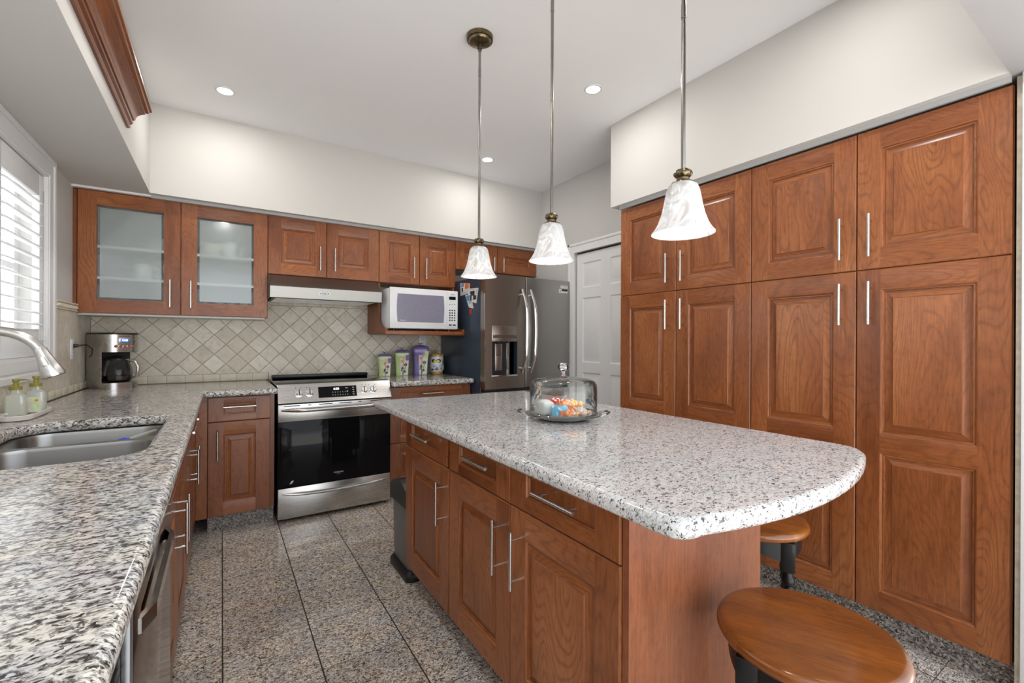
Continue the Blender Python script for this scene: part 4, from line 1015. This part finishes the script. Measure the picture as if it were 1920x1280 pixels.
# ================================================================= ISLAND CAKE DOME
cp_ = thing('cake_plate', 'clear glass cake plate with curved handles on the island', 'plate', (1.170, 1.418, CT), RD(-38))
mb = MB(); mb.shell([(0, .006), (.105, .006), (.115, .010), (.152, .019), (.157, .0215), (.153, .0235), (.115, .0145), (.105, .0105), (0, .0105)], GLASS, n=56); mb.lathe([(.095, 0), (.100, .002), (.098, .0058), (.09, .0058)], GLASS, n=56); mb.build('dish', cp_)
for sg in (-1, 1):
    mb = MB(); mb.tube([(sg*.145, -.045, .019), (sg*.170, -.040, .027), (sg*.184, -.015, .031), (sg*.184, .015, .031), (sg*.170, .040, .027), (sg*.145, .045, .019)], .0042, KNOBG, 10); mb.build('handle', cp_)
dm = thing('glass_dome', 'clear glass dome with a faceted knob covering the sweets', 'dome', (1.165, 1.411, CT+.0235))
mb = MB(); dpf = [(.137, .0), (.1385, .003), (.136, .006), (.136, .10), (.134, .118), (.126, .131), (.110, .139), (.06, .146), (.015, .149), (0, .149)]
mb.shell(dpf, GLASS, n=64); mb.shell([(r-.003 if r > .003 else 0, z-.003 if z > .006 else z) for r, z in dpf], GLASS, n=64); mb.build('cover', dm)
mb = MB(); mb.lathe([(.018, .149), (.012, .153), (.008, .160), (.009, .170), (.020, .178), (.0225, .188), (.019, .198), (.008, .205), (0, .206)], KNOBG, n=10, smooth=False); mb.build('knob', dm)
dp = MB(); vs = []; n = 40
for k, r in enumerate((0.002, .05, .10, .118)):
    for i in range(n):
        a = 2*pi*i/n; vs.append((r*cos(a)*(1+(.03*sin(10*a) if k == 3 else 0)), r*sin(a)*(1+(.03*sin(10*a) if k == 3 else 0)), [.0, .0, .002, .012][k]+(.003*sin(12*a) if k == 3 else 0)))
fs = [(j*n+i, j*n+(i+1) % n, (j+1)*n+(i+1) % n, (j+1)*n+i) for j in range(3) for i in range(n)]
dp.faces(vs, fs, PAPER, smooth=True); o = dp.build('paper_doily', loc=(1.167, 1.414, CT+.0165)); tag(o, 'white paper doily under the sweets on the glass plate', 'doily')
mb = MB(); rings = []
for k in range(7):
    rr_ = [.026, .036, .040, .040, .034, .022, .004][k]; rings.append([(rr_*cos(2*pi*i/18)*(1+.10*sin(3*2*pi*i/18+k)), rr_*sin(2*pi*i/18)*(1+.12*sin(5*2*pi*i/18+k*2)), [0, .004, .016, .032, .048, .056, .058][k]) for i in range(18)])
mb.loft(rings, PAPER); o = mb.build('wrapped_muffin', loc=(1.096, 1.447, CT+.0215)); tag(o, 'white paper-wrapped sweet at the left under the dome', 'sweet')
mb = MB(); mb.box(-.033, .033, -.018, .018, 0, .040, CANDY[3], bev=.008); o = mb.build('blue_sweet_packet', loc=(1.115, 1.372, CT+.023)); o.rotation_euler = (RD(8), 0, RD(-38)); tag(o, 'blue patterned sweet packet at the front under the dome', 'sweet')
def candy(i, loc, rz, ry, m_, s=1.0):
    mb = MB(); mb.tube([(-.034*s, 0, 0), (-.028*s, 0, 0), (-.020*s, 0, 0), (-.013*s, 0, 0), (0, 0, 0), (.013*s, 0, 0), (.020*s, 0, 0), (.028*s, 0, 0), (.034*s, 0, 0)],
                       [.013*s, .010*s, .004*s, .013*s, .016*s, .013*s, .004*s, .010*s, .013*s], m_, 12)
    o = mb.build('wrapped_candy', loc=loc); o.rotation_euler = (random.uniform(-.4, .4), ry, rz)
    return tag(o, ['orange twist-wrapped candy in the pile under the glass dome', 'yellow and red twist-wrapped candy in the pile under the glass dome', 'red and white twist-wrapped candy in the pile under the glass dome',
                   'blue and white twist-wrapped candy in the pile under the glass dome', 'white and peach twist-wrapped candy in the pile under the glass dome'][CANDY.index(m_)], 'candy', 'wrapped candies under the glass dome, ' + ['orange', 'yellow', 'red', 'blue', 'white'][CANDY.index(m_)])
cz = CT+.036
for i, (x, y, dz, rz, k) in enumerate([(1.160, 1.395, 0, .2, 0), (1.200, 1.400, 0, 1.2, 1), (1.178, 1.352, 0, -.6, 2), (1.222, 1.370, 0, .9, 4), (1.208, 1.458, 0, 2.0, 0), (1.236, 1.418, 0, 1.5, 3),
                                       (1.163, 1.432, .0, .5, 1), (1.180, 1.415, .026, -.3, 0), (1.212, 1.425, .026, .9, 2), (1.196, 1.382, .026, 1.8, 1), (1.150, 1.492, .0, 1.0, 3), (1.128, 1.330, .0, 2.6, 0), (1.205, 1.335, .0, .1, 4), (1.165, 1.458, .032, 2.3, 2)]):
    candy(i, (x, y, cz+dz), rz, random.uniform(-.25, .25), CANDY[k])

# ================================================================= LAMPS
def pendant(label, x, y):
    p = thing('pendant_lamp', label, 'pendant lamp', (x, y, H+.317), 0, 'alabaster glass pendants over the island')
    top = CE-(H+.317)
    mb = MB(); mb.lathe([(.012, top-.040), (.03, top-.036), (.050, top-.030), (.056, top-.022), (.064, top-.020), (.066, top-.001), (.0, top-.001)], BRASS, n=32); cn = mb.build('canopy', p)
    mb = MB(); mb.tube([(0, 0, top-.075), (0, 0, top-.040)], .008, BRASS, 12); mb.lathe([(.0, top-.068), (.012, top-.062), (.012, top-.050), (0, top-.044)], BRASS, n=12); mb.build('hang_loop', cn)
    mb = MB(); mb.tube([(0, 0, .185), (0, 0, top-.07)], .0062, RODM, 14)
    for q in (.55, .85): mb.tube([(0, 0, top*q-.02), (0, 0, top*q+.02)], .0072, RODM, 14)
    mb.build('rod', p)
    # twisted knuckle
    mb = MB(); rings = []; n = 40
    for i in range(13):
        t_ = i/12; z = .160+.030*t_; r = .008+.0165*sin(pi*min(1, max(0, t_)))**.6
        rings.append([(r*(1+.10*cos(8*(2*pi*j_/n)+2.6*t_))*cos(2*pi*j_/n), r*(1+.10*cos(8*(2*pi*j_/n)+2.6*t_))*sin(2*pi*j_/n), z) for j_ in range(n)])
    mb.loft(rings, BRASS); mb.lathe([(.034, .143), (.033, .148), (.024, .153), (.018, .156), (.018, .162)], BRASS, n=32); mb.build('shade_fitter', p)
    pr = [(.031, .147), (.041, .139), (.0465, .125), (.0505, .105), (.0550, .080), (.0610, .055), (.0700, .030), (.0800, .012), (.0885, .002), (.0890, 0)]
    mb = MB(); mb.shell(pr + [(.0870, 0), (.0780, .012), (.0682, .030), (.0592, .055), (.0532, .080), (.0487, .105), (.0447, .125), (.0395, .136), (.03, .143)], ALAB, n=64); mb.build('glass_shade', p)
    mb = MB(); mb.lathe([(0, .010), (.012, .012), (.024, .022), (.029, .038), (.027, .056), (.018, .075), (.013, .088), (.013, .105), (0, .105)], BULBM, n=24); mb.build('bulb', p)
    mb = MB(); mb.tube([(0, 0, .100), (0, 0, .146)], .017, BRASS, 16); mb.build('bulb_socket', p)
    ld = bpy.data.lights.new('bulb_light', 'POINT'); ld.energy = PEND_W; ld.shadow_soft_size = .028; ld.color = (1, .97, .93)
    lo = bpy.data.objects.new('bulb_light', ld); COL.objects.link(lo); lo.parent = p; lo.location = (0, 0, .008-.03)
    return p
pendant('pendant lamp farthest from the camera, hanging before the refrigerator', 1.062, 1.940)
pendant('middle pendant lamp, hanging before the closet door', 1.092, 1.400)
pendant('nearest and largest-looking pendant lamp, hanging before the pantry doors', 1.132, .828)
def downlight(label, x, y):
    d = thing('recessed_downlight', label, 'downlight', (x, y, CE), 0, 'recessed ceiling downlights')
    mb = MB(); mb.shell([(.040, -.0005), (.041, -.004), (.052, -.004), (.054, -.0005)], WHITE, n=32); mb.build('trim_ring', d)
    mb = MB(); mb.lathe([(.040, -.003), (.040, -.0008), (0, -.0008)], LAMPM, n=32); mb.build('lens', d)
    ld = bpy.data.lights.new('downlight_light', 'AREA'); ld.shape = 'DISK'; ld.size = .09; ld.energy = DOWN_W; ld.color = (1, .975, .94)
    lo = bpy.data.objects.new('downlight_light', ld); COL.objects.link(lo); lo.parent = d; lo.location = (0, 0, -.006)
    return d
downlight('recessed downlight at the left, above the sink end of the aisle', .011, 3.203)
downlight('recessed downlight at the right, nearest the pantry soffit', 1.846, 1.972)
downlight('recessed downlight at the back, above the refrigerator', 1.836, 3.215)
downlight('recessed downlight out of view over the near aisle', .011, 1.85)
downlight('recessed downlight out of view over the near end of the pantry', 1.80, .72)
downlight('recessed downlight out of view over the near left counter', .02, .62)

# ================================================================= CROWN VALANCE ON LEFT SOFFIT
v = thing('crown_valance', 'cherry crown moulding strip mounted on the soffit over the window', 'moulding', (-.385, 0, 0))
mb = MB(); mb.prism([(0, H+1.012), (.010, H+1.012), (.014, H+1.018), (.011, H+1.024), (.013, H+1.030), (.022, H+1.036), (.024, H+1.044), (.019, H+1.050), (.0, H+1.052)], 'y', .362, 2.800, CHERRY, 'y'); mb.build('lower_moulding', v)
mb = MB(); mb.prism([(0, H+1.0525), (.028, H+1.0525), (.032, H+1.058), (.033, H+1.066), (.040, H+1.078), (.053, H+1.088), (.068, H+1.094), (.070, H+1.100), (.082, H+1.102), (.086, H+1.108), (.094, H+1.110), (.094, H+1.122), (0, H+1.122)], 'y', .362, 2.800, CHERRY, 'y'); mb.build('crown', v)

# ================================================================= CLOSET DOOR
d1 = thing('door_1', 'white six-panel closet door beside the refrigerator', None, (XR, 0, 0)); d1['kind'] = 'structure'
mb = MB()
for (y0, y1, z0, z1) in ((DY1, DY1+.080, 0, DZ+.085), (DY0-.08, DY0, 0, DZ+.085), (DY0, DY1, DZ, DZ+.085)):
    mb.box(-.014, 0, y0, y1, z0, z1, WHITE)
for (y0, y1, z0, z1) in ((DY1+.055, DY1+.080, 0, DZ+.085), (DY0-.08, DY0-.055, 0, DZ+.085), (DY0-.08, DY1+.08, DZ+.060, DZ+.085)):
    mb.box(-.021, 0, y0, y1, z0, z1, WHITE, bev=.003)
mb.build('door_casing', d1)
mb = MB(); mb.box(.030, .118, DY0, DY1, DZ-.02, DZ, BLACK); mb.build('track', d1)
# slab with panels: local frame (faces -x)
mb = MB(); fx = .020; dz1_ = DZ-.014
ys = [DY1-.006, DY1-.080, DY1-.310, DY1-.421, DY1-.651, DY0+.006]
zs = [.012, .24, H-.275, H-.185, H+.390, H+.482, H+.705, dz1_]
for iy in range(5):
    for iz in range(7):
        ya, yb, za, zb = ys[iy], ys[iy+1], zs[iz], zs[iz+1]
        if iy in (1, 3) and iz in (1, 3, 5):
            pr = [(0, 0), (.010, .009), (.018, .009), (.040, .001)]
            for (i0, q0), (i1, q1) in zip(pr[:-1], pr[1:]):
                A = [(fx+q0, ya-i0, za+i0), (fx+q0, yb+i0, za+i0), (fx+q0, yb+i0, zb-i0), (fx+q0, ya-i0, zb-i0)]; B = [(fx+q1, ya-i1, za+i1), (fx+q1, yb+i1, za+i1), (fx+q1, yb+i1, zb-i1), (fx+q1, ya-i1, zb-i1)]
                for k in range(4):
                    j_ = (k+1) % 4; mb.faces([A[k], A[j_], B[j_], B[k]], [(0, 1, 2, 3)], WHITE)
            i1, q1 = pr[-1]; mb.faces([(fx+q1, ya-i1, za+i1), (fx+q1, yb+i1, za+i1), (fx+q1, yb+i1, zb-i1), (fx+q1, ya-i1, zb-i1)], [(0, 1, 2, 3)], WHITE)
        else: mb.faces([(fx, ya, za), (fx, yb, za), (fx, yb, zb), (fx, ya, zb)], [(0, 1, 2, 3)], WHITE)
mb.box(fx+.0105, fx+.035, ys[-1], ys[0], zs[0], zs[-1], WHITE)
mb.merge(); mb.build('door_slab', d1)
mb = MB(); mb.box(XR+.121, XR+.13, DY0-.05, DY1+.05, 0, DZ+.02, SEAL); struct('wall_closet_back', mb)

# ================================================================= TRASH CAN
b = thing('trash_can', 'grey steel step trash can with a black lid at the end of the island', 'trash can', (.0, 0, 0))
def br(ins, z): return [(p[0], p[1], z) for p in rrect(.800+ins, 1.13-ins, 2.195+ins, 2.465-ins, .035, 8)]
mb = MB(); mb.loft([br(.008, .045), br(.004, .10), br(.0, H-.862)], GALV); mb.build('bin_body', b)
mb = MB(); mb.loft([br(-.010, .0), br(-.012, .006), br(-.012, .034), br(.0, .052)], BLACK); mb.build('base_ring', b)
mb = MB()
poly = []
for i in range(13):
    t_ = i/12; poly.append((2.189+(2.471-2.189)*t_, H-.79+.050*sin(pi*t_)))
mb.prism([(2.471, H-.865), (2.189, H-.865)] + poly, 'x', .792, 1.135, BLACK, smooth=False); mb.build('lid', b)

# ================================================================= STOOLS
def stool(label, x, y, rz):
    s = thing('bar_stool', label, 'stool', (x, y, 0), rz, 'wooden stools at the island')
    zt = H-.64; R = .182
    pr = [(0, zt-.034), (R-.018, zt-.034), (R-.006, zt-.030), (R, zt-.020), (R, zt-.013), (R-.004, zt-.005), (R-.012, zt-.001), (R-.020, zt), (0, zt-.002)]
    mb = MB(); n = 64; vs = []; fs = []
    for (r, z) in pr:
        for i in range(n): a = 2*pi*i/n; vs.append((r*cos(a), r*sin(a), z))
    for j in range(len(pr)-1):
        for i in range(n): fs.append((j*n+i, j*n+(i+1) % n, (j+1)*n+(i+1) % n, (j+1)*n+i))
    mb.faces(vs, fs, SEATW, 'y', smooth=True); mb.merge(); mb.build('seat', s, sharp=60)
    a = .108; mb = MB(); za0, za1 = zt-.105, zt-.0345; n = 72; vs = []
    for (r, top) in ((.140, 1), (.157, 1), (.157, 0), (.140, 0)):
        for i in range(n):
            an = 2*pi*i/n; arch = abs(sin(2*(an))) if False else (.5+.5*cos(4*an)); z = za1 if top else za0+.030*arch
            vs.append((r*cos(an), r*sin(an), z))
    mb.faces(vs, [(j_*n+i, j_*n+(i+1) % n, ((j_+1) % 4)*n+(i+1) % n, ((j_+1) % 4)*n+i) for j_ in range(4) for i in range(n)], BLACKW, smooth=True)
    mb.build('apron', s)
    for sx in (-1, 1):
        for sy in (-1, 1):
            mb = MB(); q = .022
            mb.box(sx*a-q, sx*a+q, sy*a-q, sy*a+q, za0-.03, za1, BLACKW, bev=.002)
            # splayed turned leg with rope twist
            P0 = Vector((sx*a, sy*a, za0-.028)); P1 = Vector((sx*(a+.028), sy*(a+.028), .0))
            rings = []; n = 24; N = 56
            for i in range(N+1):
                t_ = i/N; c_ = P0.lerp(P1, t_)
                if t_ < .05: r = .015
                elif t_ < .09: r = .020
                elif t_ < .12: r = .013
                elif t_ < .42: r = .019
                elif t_ < .46: r = .013
                elif t_ < .52: r = .021
                elif t_ < .60: r = .016
                else: r = .020-.010*(t_-.6)/.4
                tw = .12 <= t_ < .42
                rings.append([(c_.x+r*(1+(.22*cos(3*(2*pi*k/n)+t_*75) if tw else 0))*cos(2*pi*k/n), c_.y+r*(1+(.22*cos(3*(2*pi*k/n)+t_*75) if tw else 0))*sin(2*pi*k/n), c_.z) for k in range(n)])
            mb.loft(rings, BLACKW); mb.build('leg', s, sharp=60)
    mb = MB(); zr = .17; e = a+.028*(1-(zr/(za0-.028)))
    for p0, p1 in (((-e, -e, zr), (e, -e, zr)), ((-e, e, zr), (e, e, zr)), ((-e, -e, zr+.05), (-e, e, zr+.05)), ((e, -e, zr+.05), (e, e, zr+.05))): mb.tube([p0, p1], .010, BLACKW, 10)
    mb.build('footrests', s)
    return s
stool('round wooden stool nearest the camera with a honey brown seat', 1.100, .480, RD(25))
stool('round wooden stool half hidden under the island top, before the pantry', 1.660, .910, RD(28))
